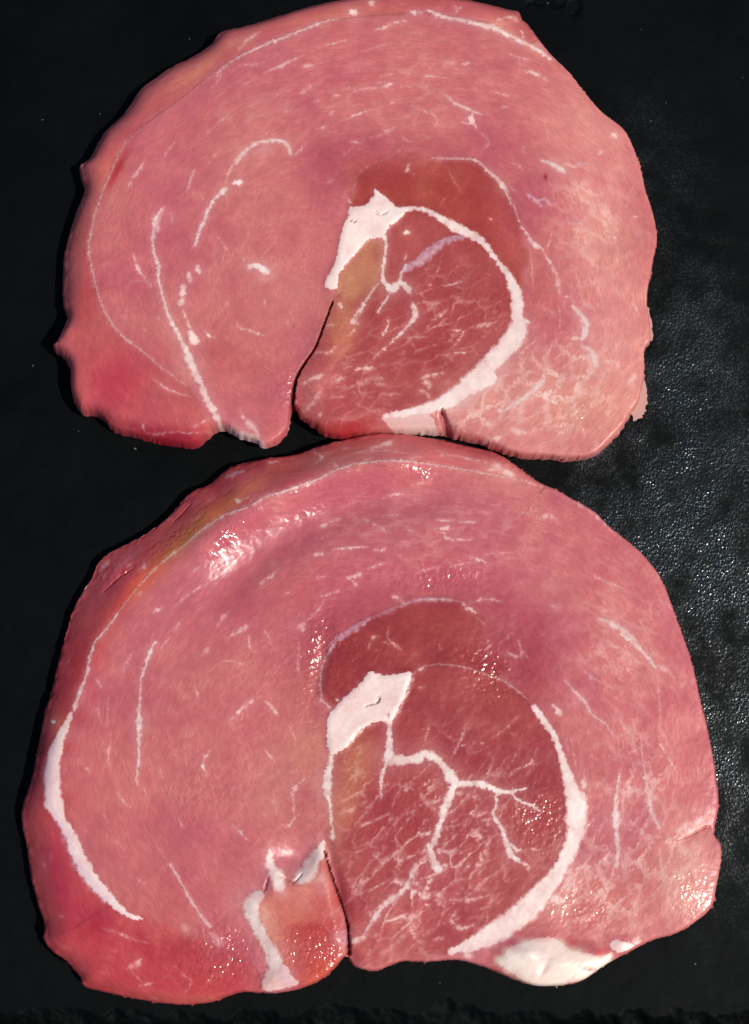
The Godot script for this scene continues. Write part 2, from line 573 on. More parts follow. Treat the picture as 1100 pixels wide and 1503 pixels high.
	for k in range(faces.size() - 1, -1, -1):
		if faces[k].is_empty():
			continue
		remap.fill(-1)
		var pv := PackedVector3Array(); var nv := PackedVector3Array(); var tv := PackedVector2Array(); var ix := PackedInt32Array()
		for i in faces[k]:
			if remap[i] < 0:
				remap[i] = pv.size()
				pv.append(pos[i]); nv.append(normal[i]); tv.append(uv[i])
			ix.append(remap[i])
		commit(root, S.part_names[k], pv, nv, tv, ix, material, S.part_labels[k])
	# the side wall, drawn in a little towards the slate
	var pv := PackedVector3Array(); var nv := PackedVector3Array(); var tv := PackedVector2Array(); var ix := PackedInt32Array()
	var m := sp.size()
	for k in range(0, m, 2):
		var out := (sp[(k + 6) % m] - sp[(k + m - 6) % m]).orthogonal().normalized()
		if out.is_zero_approx(): out = Vector2.RIGHT
		for ring in 4:
			var t := ring / 3.0
			var p := sp[k] - out * (0.0002 + se[k] * 0.32 * t * t)
			pv.append(Vector3(p.x - at.x, maxf(se[k] * (1.0 - t) - (0.00005 if ring == 0 else 0.0), 0.0001), p.y - at.z))
			nv.append(Vector3(out.x, -0.5 * t + 0.2, out.y).normalized())
			tv.append(Vector2((p.x - S.x0) / (S.w * S.res), (p.y - S.z0) / (S.h * S.res)))
	var cols := pv.size() / 4
	for k in cols:
		for ring in 3:
			var a := k * 4 + ring; var b := ((k + 1) % cols) * 4 + ring
			ix.append_array([a, a + 1, b, b, a + 1, b + 1])
	commit(root, "side_wall", pv, nv, tv, ix, material, "")

func commit(parent: Node3D, called: String, pv: PackedVector3Array, nv: PackedVector3Array, tv: PackedVector2Array, ix: PackedInt32Array, material: Material, label: String) -> MeshInstance3D:
	var arrays := []
	arrays.resize(Mesh.ARRAY_MAX)
	arrays[Mesh.ARRAY_VERTEX] = pv; arrays[Mesh.ARRAY_NORMAL] = nv; arrays[Mesh.ARRAY_TEX_UV] = tv; arrays[Mesh.ARRAY_INDEX] = ix
	var mesh := ArrayMesh.new()
	mesh.add_surface_from_arrays(Mesh.PRIMITIVE_TRIANGLES, arrays)
	mesh.surface_set_material(0, material)
	var o := MeshInstance3D.new()
	o.mesh = mesh
	o.name = numbered(called, parent)
	parent.add_child(o, true)
	if label != "":
		o.set_meta("label", label)
	return o

func numbered(called: String, parent: Node) -> String:
	if not parent.has_node(called):
		return called
	var k := 1
	while parent.has_node("%s_%03d" % [called, k]):
		k += 1
	return "%s_%03d" % [called, k]

# a thin translucent scrap of skin at the edge: a ribbon between two measured lines
func membrane(root: Node3D, inner: Array, outer: Array, low: float, high: float, material: Material) -> void:
	var pv := PackedVector3Array(); var nv := PackedVector3Array(); var tv := PackedVector2Array(); var ix := PackedInt32Array()
	var n := inner.size() / 2
	var A := PackedVector2Array(); var B := PackedVector2Array()
	for k in n:
		A.append(measured(frame_x + inner[k * 2] / frame_s, frame_y + inner[k * 2 + 1] / frame_s, high))
		B.append(measured(frame_x + outer[k * 2] / frame_s, frame_y + outer[k * 2 + 1] / frame_s, low))
	var rows := (n - 1) * 8 + 1
	var cols := 9
	for side in 2:
		for k in rows:
			var s := mini(k / 8, n - 2); var t := (k - s * 8) / 8.0
			var a := spline(A, s, t); var b := spline(B, s, t)
			var rag := S.wobble.get_noise_2d(k * 6.0, inner[0]) * 0.16
			for j in cols:
				var u := j / (cols - 1.0)
				var p := a.lerp(b, u * (1.0 + rag * u))
				var y := lerpf(high, low, u * u) + 0.0002 * sin(k * 0.7 + j) - side * 0.00025 * (1.0 - u)
				pv.append(Vector3(p.x - root.position.x, y, p.y - root.position.z))
				nv.append(Vector3(0, 1 if side == 0 else -1, 0)); tv.append(Vector2(u, t))
		var o := side * rows * cols
		for k in rows - 1:
			for j in cols - 1:
				var i := o + k * cols + j
				if side == 0: ix.append_array([i, i + 1, i + cols, i + 1, i + cols + 1, i + cols])
				else: ix.append_array([i, i + cols, i + 1, i + 1, i + cols, i + cols + 1])
	commit(root, "membrane_scrap", pv, nv, tv, ix, material, "")

# ---------------------------------------------------------------- the two slices
func upper_slice() -> void:
	start_slice(50, -40, 1000, 710, 11)
	frame(0, 0, 1)
	S.centre = tx(565, 420)
	fill_all(195, 104, 106)
	# muscles
	frame(470, 220, 3.667)
	poly(); add([175, 290, 185, 210, 200, 140, 290, 70, 370, 40, 440, 25, 600, 40, 740, 45, 840, 55, 900, 110, 990, 190, 1030, 270, 1075, 400, 1100, 560, 1085, 740, 1040, 700, 1000, 640, 940, 560, 860, 470, 760, 420, 640, 350, 560, 312, 480, 312, 420, 310, 340, 245, 295, 210, 290, 250, 240, 300])
	fill_part("cap_muscle", "dark red crescent muscle above the white seam"); fill_base(166, 66, 58)
	poly(); add([480, 312, 560, 312, 650, 365, 760, 430, 860, 475, 940, 570, 1000, 660, 1050, 760, 1065, 860, 1050, 920])
	frame(680, 420, 3.667); add([265, 200, 210, 290, 130, 430, 0, 510])
	frame(420, 420, 3.667); add([850, 590, 700, 650, 520, 690])
	frame(0, 0, 1); add([500, 640, 465, 627, 446, 611, 428, 593, 433, 556, 446, 534, 462, 511, 487, 443])
	frame(470, 220, 3.667); add([95, 740, 100, 680, 180, 570, 290, 475, 345, 460, 430, 370])
	fill_part("eye_muscle", "darker muscle inside the white seam"); fill_base(170, 74, 72)
	poly(); add([290, 478, 335, 475, 350, 520, 340, 600, 325, 690, 290, 740, 200, 800, 110, 790, 95, 740, 105, 680, 180, 570, 240, 500])
	fill_part("pale_muscle", "small yellowish muscle beside the white fat"); fill_base(190, 116, 92)
	frame(0, 0, 1)
	poly(); add([786, 60, 743, 40, 700, 30, 630, 20, 560, 22, 520, 26, 469, 34, 423, 52, 380, 72, 320, 100, 270, 140, 215, 180, 190, 202, 169, 234, 152, 275, 138, 314, 130, 355, 130, 375, 138, 409, 150, 450, 163, 472, 180, 494, 213, 518, 245, 546, 274, 566, 300, 600, 333, 629, 333, 720, -50, 720, -50, -60, 800, -60])
	fill_part("outer_rim", "thin red outer band sloping down to the slate"); fill_base(186, 90, 90)
	soften()
	# colours
	tint(560, 120, 260, 90, 0, [204, 110, 108], 0.6)
	tint(330, 130, 90, 60, -35, [186, 92, 100], 0.5)
	tint(240, 260, 60, 110, 20, [192, 96, 104], 0.6)
	tint(400, 330, 90, 110, 0, [200, 112, 105], 0.5)
	tint(440, 440, 70, 60, -60, [196, 112, 112], 0.6)
	tint(330, 520, 60, 60, 0, [186, 84, 86], 0.6)
	tint(420, 570, 40, 50, 0, [176, 82, 92], 0.7)
	tint(520, 220, 90, 25, -15, [176, 80, 90], 0.6)
	tint(480, 250, 30, 40, 0, [172, 80, 92], 0.6)
	tint(800, 280, 60, 50, 0, [184, 88, 100], 0.7)
	tint(640, 215, 60, 25, 5, [178, 82, 88], 0.5)
	tint(840, 190, 110, 70, 45, [216, 128, 120], 0.75)
	tint(880, 330, 60, 130, 0, [214, 128, 120], 0.7)
	tint(905, 480, 60, 110, 0, [222, 142, 130], 0.75)
	tint(800, 590, 140, 90, -20, [220, 146, 132], 0.95)
	tint(690, 590, 60, 40, -30, [224, 152, 138], 0.7)
	tint(800, 420, 30, 80, -10, [198, 106, 98], 0.6)
	tint(620, 265, 60, 25, 0, [162, 66, 52], 0.8)
	tint(560, 255, 50, 30, 0, [152, 54, 52], 0.7)
	tint(690, 330, 30, 60, -35, [164, 66, 56], 0.7)
	tint(740, 400, 18, 60, -20, [182, 80, 76], 0.7)
	tint(530, 415, 26, 30, -60, [200, 142, 100], 0.6)
	tint(500, 470, 25, 45, 20, [196, 122, 86], 0.85)
	tint(505, 505, 22, 40, 25, [196, 122, 92], 0.6)
	tint(660, 400, 60, 50, -40, [160, 66, 66], 0.6)
	tint(620, 510, 70, 40, -20, [164, 62, 66], 0.6)
	tint(510, 580, 60, 35, 0, [184, 86, 84], 0.6)
	tint(460, 570, 30, 50, 0, [200, 112, 106], 0.7)
	tint(510, 632, 50, 16, -10, [170, 48, 52], 0.9)
	tint(170, 560, 60, 70, 30, [190, 62, 76], 0.85)
	tint(240, 640, 80, 20, 5, [160, 30, 50], 0.9)
	tint(270, 600, 60, 20, 10, [198, 94, 92], 0.7)
	tint(125, 440, 25, 60, 0, [184, 76, 74], 0.7)
	tint(120, 350, 20, 50, 10, [178, 76, 72], 0.7)
	tint(160, 240, 20, 40, 25, [206, 104, 92], 0.8)
	tint(170, 250, 8, 50, 25, [160, 40, 48], 0.8)
	tint(290, 100, 70, 14, -35, [200, 122, 96], 0.75)
	tint(340, 62, 40, 12, -20, [202, 124, 100], 0.75)
	tint(480, 25, 120, 12, -8, [206, 116, 102], 0.6)
	tint(690, 20, 60, 12, 10, [204, 108, 104], 0.7)
	tint(735, 38, 26, 14, 10, [226, 140, 120], 0.7)
	tint(785, 75, 60, 8, 42, [222, 126, 108], 0.7)
	tint(800, 260, 3, 6, 0, [150, 20, 30], 1.0)
	tint(350, 640, 30, 14, 25, [224, 170, 146], 0.7)
	tint(395, 640, 20, 18, 0, [190, 90, 90], 0.6)
	tint(610, 625, 45, 14, 8, [224, 176, 170], 0.9)
	tint(900, 600, 40, 50, 20, [222, 146, 130], 0.7)
	patch(1, 800, 570, 120, 80, -20, 0, 1.0)
	patch(1, 690, 600, 50, 40, 0, 0, 0.7)
	patch(1, 860, 470, 60, 80, 0, 0, 0.45)
	patch(2, 720, 450, 30, 40, 0, 0, 0.6)
	patch(2, 840, 610, 45, 35, 0, 0, 1.0)
	patch(2, 420, 560, 40, 60, 0, 0, 0.6)
	patch(2, 640, 480, 120, 90, 0, 0, 0.3)
	patch(2, 150, 300, 40, 100, 0, 0, 0.4)
	patch(3, 440, 600, 25, 70, 0, -0.0018)
	patch(3, 620, 260, 130, 40, 10, -0.0007)
	patch(3, 260, 590, 60, 24, 10, 0.0006)
	patch(3, 700, 320, 60, 90, -40, -0.0006)
	patch(3, 480, 520, 30, 70, 20, 0.0012)
	vary(50, 620, 470, 130, 130, 16, [150, 54, 56], [184, 88, 82], 0.35); vary(24, 640, 270, 110, 40, 12, [148, 50, 46], [176, 80, 66], 0.4)
	vary(60, 300, 400, 160, 190, 20, [184, 88, 98], [212, 132, 122], 0.32); vary(50, 560, 130, 300, 90, 20, [182, 88, 100], [214, 128, 120], 0.32); vary(50, 870, 380, 80, 200, 16, [204, 110, 108], [230, 158, 144], 0.32)
	patch(4, 640, 470, 110, 100, 0, 0, 0.55); patch(4, 520, 570, 60, 60, 0, 0, 0.5); patch(1, 860, 300, 60, 90, 0, 0, 0.25)
	tint(400, 320, 90, 110, 0, [208, 128, 118], 0.5); tint(880, 320, 60, 140, 0, [224, 148, 138], 0.65); tint(850, 190, 90, 60, 45, [222, 144, 132], 0.6); tint(905, 480, 50, 100, 0, [228, 154, 142], 0.6)
	tint(590, 236, 100, 14, 0, [176, 78, 76], 0.6); tint(748, 350, 20, 70, -20, [188, 88, 84], 0.8)
	S.grain_angle = deg_to_rad(-38.0)
	patch(1, 560, 130, 330, 100, 0, 0, 0.26); patch(1, 860, 330, 80, 160, 0, 0, 0.3); patch(1, 330, 300, 130, 140, 0, 0, 0.14)
	tint(600, 214, 150, 34, 0, [178, 80, 88], 0.6); tint(765, 300, 40, 90, -12, [184, 88, 94], 0.5); tint(480, 250, 30, 50, 0, [174, 80, 88], 0.5)
	tint(540, 262, 40, 30, 0, [158, 60, 58], 0.5); tint(660, 250, 60, 20, 10, [172, 76, 66], 0.5)
	# fat pocket and seams
	frame(470, 220, 3.667)
	poly(); add([175, 310, 240, 300, 290, 250, 295, 210, 340, 245, 385, 280, 420, 310, 480, 312, 430, 370, 360, 425, 345, 470, 290, 475, 240, 500, 180, 570, 130, 630, 100, 680, 95, 740, 50, 750, 25, 720, 60, 650, 90, 580, 110, 480, 130, 400, 150, 370, 160, 310])
	fill_part("fat_pocket", "thick white wedge of fat in the middle", 0.97); fill_lift(0.0005, 6)
	var number := new_part("fat_seam", "white fat seam curving around the dark muscle")
	strand(S.fat, [30, 22, 20, 28, 34, 42, 50, 40, 26, 22, 30, 48, 46, 48, 50], [410, 330, 460, 315, 530, 312, 590, 330, 650, 365, 720, 405, 790, 440, 850, 470, 900, 520, 950, 590, 1000, 650, 1035, 720, 1060, 780, 1065, 850, 1060, 920], 0.93, 0.13, number, 0.6, 0.4, 0.15)
	frame(680, 420, 3.667)
	strand(S.fat, [46, 42, 46, 80, 92, 90, 85, 85], [275, 0, 283, 70, 287, 140, 300, 210, 260, 290, 190, 370, 110, 450, 30, 530], 0.93, 0.13, number, 0.6, 0.4, 0.15)
	frame(420, 420, 3.667)
	strand(S.fat, [90, 85, 70, 50, 35, 20], [1090, 480, 980, 540, 870, 615, 760, 655, 640, 680, 530, 695], 0.93, 0.13, number, 0.6, 0.4, 0.15)
	poly(); add([520, 700, 640, 690, 760, 690, 810, 740, 850, 820, 700, 805, 590, 760]); fill_part("", "", 0.7)
	v(60, [1050, 560, 950, 600, 850, 660], 0.6, 0.8)
	frame(680, 420, 3.667)
	v(90, [330, 250, 200, 400, 60, 540], 0.5, 0.8); v(20, [340, 180, 355, 200], 0.9); v(30, [0, 590, 60, 560, 160, 480], 0.7, 0.6)
	frame(470, 220, 3.667)
	V([24, 15, 13, 17, 30, 50], [345, 465, 355, 520, 345, 600, 335, 680, 360, 730, 392, 757]); V([40, 25, 30, 22], [392, 750, 430, 715, 470, 740, 482, 768])
	V([22, 14, 16], [425, 720, 440, 660, 465, 615], 0.85)
	lav([10, 30, 36, 36, 30, 20], [445, 650, 490, 620, 550, 580, 620, 520, 690, 480, 770, 462], 0.75, 0.2, "connective_tissue")
	v(14, [470, 630, 540, 590, 620, 530, 690, 480], 0.4); v(10, [630, 540, 600, 560], 0.5)
	V(15, [318, 712, 280, 760, 240, 820, 172, 915], 0.85); V(13, [378, 772, 340, 830, 305, 882], 0.8); v(20, [490, 850, 510, 880, 500, 917], 0.85)
	v(18, [440, 452, 470, 438, 490, 444], 0.85); v(6, [650, 560, 640, 630, 590, 720], 0.5); v(12, [580, 735, 600, 715], 0.6); v(10, [660, 730, 700, 725, 770, 700], 0.75); v(16, [455, 590, 462, 560], 0.6)
	v(8, [610, 900, 680, 860], 0.5); v(5, [285, 510, 297, 480], 0.4); v(12, [480, 70, 460, 122], 0.65); v(5, [460, 122, 530, 130, 545, 160], 0.35); v(6, [690, 100, 720, 160, 750, 200, 755, 230], 0.5)
	v(5, [640, 310, 670, 260, 700, 235], 0.4); v(10, [920, 365, 922, 375], 0.6); v(6, [175, 290, 185, 210, 200, 140, 290, 70, 370, 40, 440, 0], 0.4); lav(9, [120, 60, 80, 130, 90, 190, 150, 250], 0.12)
	V([5, 8, 10, 14, 16, 24, 14, 6], [600, 40, 740, 45, 840, 55, 900, 110, 940, 145, 980, 185, 1005, 240, 1030, 290], 0.7, 0.2)
	v(10, [150, 270, 170, 290], 0.8); v(14, [40, 180, 70, 160], 0.5); groove(4, [160, 380, 190, 390], 0.5); groove(4, [295, 335, 320, 350, 360, 335], 0.25)
	# slit
	frame(0, 0, 1)
	groove([1.0, 1.4, 1.7, 2, 2.4, 3.4, 6, 10], [488, 442, 476, 475, 463, 510, 447, 533, 434, 556, 429, 590, 434, 612, 440, 632], 1.0, 0.1)
	groove(10, [520, 640, 560, 640], 0.5); groove(8, [648, 600, 655, 625, 668, 645], 0.55)
	# left side
	frame(100, 180, 3.667)
	V(9, [420, 0, 330, 80, 290, 130, 255, 200, 225, 270, 190, 350, 165, 420, 140, 490, 125, 570, 112, 640, 112, 710, 125, 770, 140, 840, 155, 900, 185, 990, 230, 1070, 293, 1150, 353, 1195, 413, 1240, 473, 1295, 533, 1340, 593, 1385, 640, 1415], 0.62, 0.3, "silver_skin")
	V([14, 24, 18, 12, 14, 18, 14, 12, 14, 16, 20, 22, 30, 42, 36, 30, 26, 28, 28, 30, 40], [490, 480, 468, 520, 460, 580, 456, 650, 466, 710, 486, 770, 485, 830, 497, 880, 512, 940, 535, 1020, 570, 1095, 610, 1170, 640, 1230, 660, 1285, 690, 1355, 720, 1420, 745, 1480, 780, 1540, 806, 1600, 820, 1640, 830, 1680], 0.78, 0.25)
	v(30, [520, 445, 500, 480, 480, 520, 472, 590], 0.7, 0.5); v(16, [552, 485, 562, 525], 0.55)
	V([30, 16, 16, 14, 16, 16, 10], [850, 360, 800, 400, 757, 460, 738, 515, 712, 570, 695, 615, 685, 660], 0.8)
	v(14, [850, 330, 860, 280, 900, 210, 950, 150, 1010, 105], 0.65, 0.4); v(22, [885, 325, 940, 315], 0.85); v(9, [850, 380, 855, 430], 0.6)
	v(14, [415, 190, 390, 240, 350, 290, 320, 350], 0.5); v(9, [580, 90, 530, 160, 500, 210], 0.5); v(14, [685, 245, 655, 320, 640, 385], 0.45); v(13, [350, 700, 365, 760, 400, 820, 450, 880], 0.65)
	V([30, 24, 34, 20], [980, 775, 1022, 768, 1060, 795, 1080, 810], 0.9); v(50, [1030, 830, 1060, 840], 0.3, 0.9); v(26, [690, 765, 702, 805], 0.75); v(20, [648, 800, 662, 860], 0.75); v(9, [800, 610, 830, 650, 862, 690], 0.55)
	v(10, [180, 762, 225, 750], 0.45); v(8, [705, 370, 727, 410], 0.55); v(8, [830, 705, 835, 750], 0.5); v(8, [318, 905, 330, 860, 400, 850, 450, 890], 0.35); v(5, [1050, 715, 1100, 665], 0.4); v(7, [945, 730, 950, 750], 0.6)
	frame(180, 400, 3.667)
	v([26, 30, 20], [328, 70, 320, 150, 318, 175], 0.8); v(13, [318, 180, 340, 240, 365, 300, 390, 360], 0.75); v([20, 36, 30], [360, 310, 380, 350, 400, 390], 0.85); v(12, [350, 10, 365, 60], 0.6)
	v(15, [440, 310, 470, 345, 500, 355], 0.85); v(10, [608, 263, 630, 295, 680, 315, 730, 330, 770, 342], 0.75); v(8, [560, 145, 570, 182], 0.5); v(8, [762, 145, 772, 185], 0.55); v(8, [885, 258, 902, 290], 0.45)
	v(9, [155, 565, 230, 620, 300, 650, 375, 668], 0.65); v(8, [340, 540, 420, 640], 0.35); v(8, [100, 290, 130, 320], 0.4); v(10, [180, 235, 210, 265], 0.4); v(9, [0, 230, 20, 250], 0.4)
	V([26, 40, 50, 40, 16], [560, 832, 620, 868, 690, 890, 735, 920, 765, 945], 0.8, 0.4); v(30, [630, 740, 660, 790, 710, 840, 750, 910], 0.65, 0.5)
	v(7, [40, 830, 100, 820, 130, 850, 280, 850, 360, 857, 430, 847, 510, 832, 550, 832], 0.5); v(9, [100, 825, 120, 800], 0.6); v(9, [140, 860, 135, 900, 170, 935], 0.5); v(5, [250, 690, 290, 750, 300, 840], 0.3); v(30, [900, 790, 910, 830], 0.45, 0.6)
	# upper left
	frame(300, 0, 3.667)
	V([8, 14, 16, 14, 18, 14, 12, 10], [110, 345, 210, 290, 300, 247, 365, 220, 450, 190, 530, 160, 620, 125, 720, 100], 0.65, 0.3, "silver_skin")
	v(14, [0, 415, 60, 405, 100, 360, 160, 330], 0.5); v(9, [40, 470, 80, 420, 95, 380], 0.5); v(20, [180, 270, 230, 210, 300, 165], 0.55, 0.5); v(46, [790, 62, 812, 72], 0.85); v(26, [895, 12, 915, 8], 0.7); v(20, [345, 220, 400, 210], 0.7)
	v(10, [0, 720, 60, 680, 140, 600], 0.42); v(16, [320, 395, 390, 360, 450, 335, 540, 293], 0.6); v(8, [200, 460, 290, 410], 0.4); v(20, [520, 360, 590, 345], 0.5); v(8, [620, 340, 680, 325], 0.5); v(9, [600, 265, 690, 235, 770, 215], 0.5)
	v(15, [910, 165, 960, 150, 1030, 120, 1100, 110], 0.62); v(7, [840, 280, 920, 255, 1000, 235], 0.45); v(17, [510, 505, 580, 453], 0.45); v(13, [690, 515, 732, 510], 0.6); v(18, [800, 490, 880, 475, 940, 470], 0.5); v(25, [960, 465, 1015, 445], 0.7)
	v(10, [940, 415, 1030, 390], 0.5); v(10, [750, 655, 800, 625, 870, 600, 935, 583], 0.68); v(8, [1000, 550, 1025, 548], 0.6); v(16, [430, 610, 480, 580], 0.42); v(12, [598, 697, 655, 678], 0.62); v(14, [680, 612, 705, 592], 0.45); v(14, [590, 547, 625, 538], 0.36)
	v(8, [890, 745, 970, 720, 1045, 685], 0.45); v(12, [780, 760, 835, 765], 0.5); v(6, [740, 850, 780, 810, 840, 760], 0.4); v(10, [480, 840, 540, 780, 560, 760], 0.42); v(8, [320, 725, 355, 703], 0.45); v(8, [45, 850, 75, 818], 0.5); v(8, [20, 885, 35, 870], 0.5)
	V([12, 22, 20, 18, 20, 22, 14], [170, 880, 215, 820, 280, 772, 340, 760, 400, 756, 445, 775, 463, 825], 0.75, 0.5); v(60, [250, 830, 320, 800, 400, 800], 0.3, 0.9)
	v(14, [180, 350, 270, 345, 330, 330], 0.35); v(8, [350, 545, 420, 490, 470, 460], 0.25); v(6, [500, 640, 510, 635], 0.5)
	# upper right
	frame(550, 0, 3.667)
	V([16, 24, 22, 22, 24, 30, 24, 20, 20, 18, 10], [290, 55, 335, 75, 400, 95, 480, 110, 560, 132, 640, 152, 700, 180, 760, 210, 830, 242, 900, 282, 950, 318], 0.78, 0.35, "silver_skin")
	v(14, [420, 20, 442, 45, 435, 82], 0.7); v(9, [440, 50, 475, 30], 0.6); v(16, [560, 130, 635, 135, 660, 110, 700, 95, 740, 85, 772, 102], 0.6); v(15, [790, 160, 802, 212], 0.7); v(24, [190, 65, 258, 66], 0.82); v(30, [740, 92, 775, 105], 0.5, 0.7)
	v(14, [0, 157, 50, 150, 110, 125], 0.6); v(12, [170, 175, 270, 182], 0.36); v(9, [240, 410, 320, 410, 405, 422], 0.68); v(13, [470, 347, 512, 340], 0.6); v(36, [370, 330, 435, 345], 0.4, 0.9); v(12, [720, 285, 760, 305, 832, 322], 0.62); v(15, [800, 380, 860, 395, 935, 438], 0.68)
	v(10, [620, 485, 690, 505, 742, 520], 0.5); v(12, [680, 577, 722, 570], 0.48); V(16, [380, 510, 420, 545, 470, 570, 530, 597, 582, 612], 0.72, 0.4); v(22, [530, 590, 522, 640, 545, 687], 0.8); v(13, [460, 655, 520, 665], 0.62); v(60, [490, 610, 520, 630], 0.3, 0.9)
	v(7, [545, 690, 600, 740, 612, 772, 570, 832], 0.5); v(7, [170, 570, 230, 585, 300, 610, 335, 635, 330, 670, 285, 715], 0.48); v(7, [0, 730, 60, 705, 140, 675], 0.5); lav(10, [150, 735, 170, 760, 210, 762], 0.5); lav(7, [100, 830, 160, 780], 0.4)
	v(7, [210, 645, 215, 680], 0.6); v(14, [340, 855, 358, 858], 0.8); v(7, [930, 690, 935, 760], 0.3); v(12, [0, 590, 30, 580], 0.3); v(8, [800, 785, 806, 830], 0.4)
	# right
	frame(700, 180, 3.929)
	V([10, 20, 26, 26, 20], [370, 220, 420, 235, 460, 252, 490, 272, 500, 290], 0.75, 0.4); v(15, [490, 270, 500, 242, 540, 245, 582, 262], 0.62); lav(14, [560, 245, 610, 232, 645, 235], 0.5); v(70, [430, 215, 470, 240], 0.35, 0.9); v(9, [530, 320, 560, 360, 587, 397], 0.5)
	lav(22, [280, 410, 330, 440, 370, 482], 0.75); lav(18, [340, 460, 385, 442, 430, 482], 0.65); lav(12, [515, 555, 550, 582, 605, 572], 0.5); v(13, [680, 190, 722, 165, 757, 180], 0.55); v(24, [780, 60, 812, 90], 0.82); v(70, [740, 40, 790, 80], 0.25, 0.9)
	v(9, [765, 470, 765, 530, 790, 610, 825, 615], 0.58); v(11, [790, 620, 802, 692], 0.62); v(8, [790, 620, 750, 690, 740, 730], 0.48); v(8, [860, 410, 875, 450, 850, 492], 0.5); v(10, [895, 540, 935, 535], 0.5); v(5, [910, 310, 905, 350, 890, 400], 0.4); v(13, [800, 770, 822, 835], 0.52)
	v([12, 18, 24, 8, 6, 8, 12, 26, 16, 12, 14, 22, 26, 14], [60, 262, 110, 310, 150, 352, 180, 400, 215, 480, 250, 580, 290, 640, 322, 692, 370, 722, 400, 770, 430, 820, 460, 882, 470, 940, 476, 982], 0.75, 0.25); lav(16, [300, 680, 340, 700], 0.6)
	v(9, [432, 622, 422, 680, 390, 732], 0.58); v(7, [300, 700, 315, 800, 322, 900, 326, 985], 0.5); v(7, [200, 230, 240, 250, 272, 277], 0.48); v(7, [65, 100, 30, 160], 0.42); lav(12, [190, 370, 235, 400], 0.5)
	v(9, [580, 640, 592, 702], 0.42); v(5, [640, 520, 650, 700, 652, 860], 0.32); v(9, [700, 900, 702, 985], 0.42); v(7, [540, 920, 560, 960], 0.4); v(8, [270, 640, 290, 655], 0.5); v(16, [900, 600, 960, 690], 0.25, 0.8); v(10, [940, 620, 1000, 640, 1000, 680], 0.35)
	# eye muscle
	frame(420, 420, 3.667)
	v(15, [470, 0, 430, 80, 400, 140, 370, 190], 0.82); v([20, 34, 16], [360, 185, 375, 195, 388, 207], 0.9); v(9, [335, 275, 380, 222], 0.7); v(11, [550, 50, 490, 142], 0.8); v(15, [550, 170, 545, 220, 512, 277], 0.82)
	V([22, 28, 14, 10, 12], [680, 95, 697, 150, 650, 220, 590, 280, 568, 302], 0.82, 0.2); v(12, [568, 302, 500, 360, 468, 392], 0.78); v(11, [200, 215, 262, 210], 0.5); v(16, [280, 88, 306, 118], 0.8); v(9, [235, 372, 272, 328], 0.6); v(11, [778, 187, 830, 160, 872, 118], 0.72)
	v(13, [868, 235, 952, 240, 930, 290, 898, 322], 0.78); v(15, [835, 372, 890, 368, 890, 402], 0.72); v(8, [890, 360, 1005, 350], 0.6); v(15, [1008, 222, 1100, 188], 0.58); v(8, [690, 275, 762, 270], 0.55); v([14, 24, 20, 10], [722, 498, 760, 485, 800, 475, 852, 465], 0.75, 0.4); v(26, [740, 500, 772, 530, 762, 547], 0.7, 0.5)
	v(20, [698, 560, 750, 570, 772, 602], 0.7, 0.4); v(11, [618, 372, 642, 348], 0.6); v(19, [88, 522, 160, 495, 212, 480], 0.6); v(17, [358, 467, 390, 445, 492, 440], 0.72, 0.4); v(30, [478, 488, 522, 502], 0.6, 0.6); v(17, [238, 517, 332, 488], 0.52, 0.5); v(17, [478, 525, 552, 530], 0.5, 0.5)
	v(15, [498, 575, 622, 580], 0.5, 0.5); v(9, [305, 440, 362, 430], 0.5); v(22, [78, 672, 150, 620, 192, 548], 0.5, 0.5); v(11, [368, 628, 430, 655, 452, 672], 0.5); v(13, [228, 600, 332, 590], 0.45, 0.5); v(13, [148, 360, 230, 365, 262, 328], 0.55, 0.4); v(17, [178, 702, 192, 678], 0.5); v(11, [398, 520, 452, 520], 0.4, 0.5); v(16, [270, 540, 340, 545], 0.4, 0.6)
	frame(680, 420, 3.667)
	v(15, [60, 215, 110, 210, 190, 185], 0.5, 0.4); v(8, [0, 100, 60, 70], 0.35)
	V([10, 30, 34, 30, 24], [590, 105, 630, 150, 662, 200, 655, 245, 640, 285], 0.72, 0.3); v(20, [515, 0, 520, 42], 0.6, 0.5); v(15, [520, 50, 582, 62, 600, 110], 0.6, 0.4); v(15, [555, 278, 630, 285, 642, 322], 0.62); V([20, 22, 34, 40], [640, 325, 690, 350, 702, 400, 716, 432], 0.72, 0.35); v(24, [755, 408, 810, 408, 838, 435], 0.6, 0.5); v(13, [716, 430, 680, 492], 0.55)
	v(9, [520, 60, 520, 160, 520, 232], 0.55); v(11, [480, 290, 470, 330, 428, 402], 0.6); v(9, [538, 442, 572, 403], 0.5); V([12, 20, 24, 22, 22, 16], [432, 480, 430, 512, 390, 545, 340, 590, 280, 632, 218, 672], 0.68, 0.35); v(22, [178, 665, 222, 672], 0.6); v(13, [402, 288, 340, 330, 288, 392], 0.5); v(17, [168, 512, 252, 468], 0.5, 0.5); v(11, [298, 497, 360, 460, 440, 480], 0.5)
	v(13, [488, 520, 522, 547], 0.62); v(15, [398, 667, 472, 628], 0.5); v(22, [98, 742, 182, 735], 0.6, 0.5); v(17, [88, 832, 170, 820, 242, 788], 0.6, 0.4); v(22, [248, 758, 342, 792], 0.6, 0.5); v(11, [28, 682, 92, 680], 0.5); v(13, [508, 802, 552, 768], 0.5); v(34, [888, 525, 932, 478], 0.6, 0.6); v(11, [908, 88, 952, 162], 0.5)
	v(30, [560, 640, 590, 660], 0.3, 0.9); v(30, [700, 780, 720, 860, 690, 890], 0.3, 0.8); v(24, [640, 935, 700, 925, 740, 890], 0.7, 0.4)
	# fine marbling
	frame(0, 0, 1)
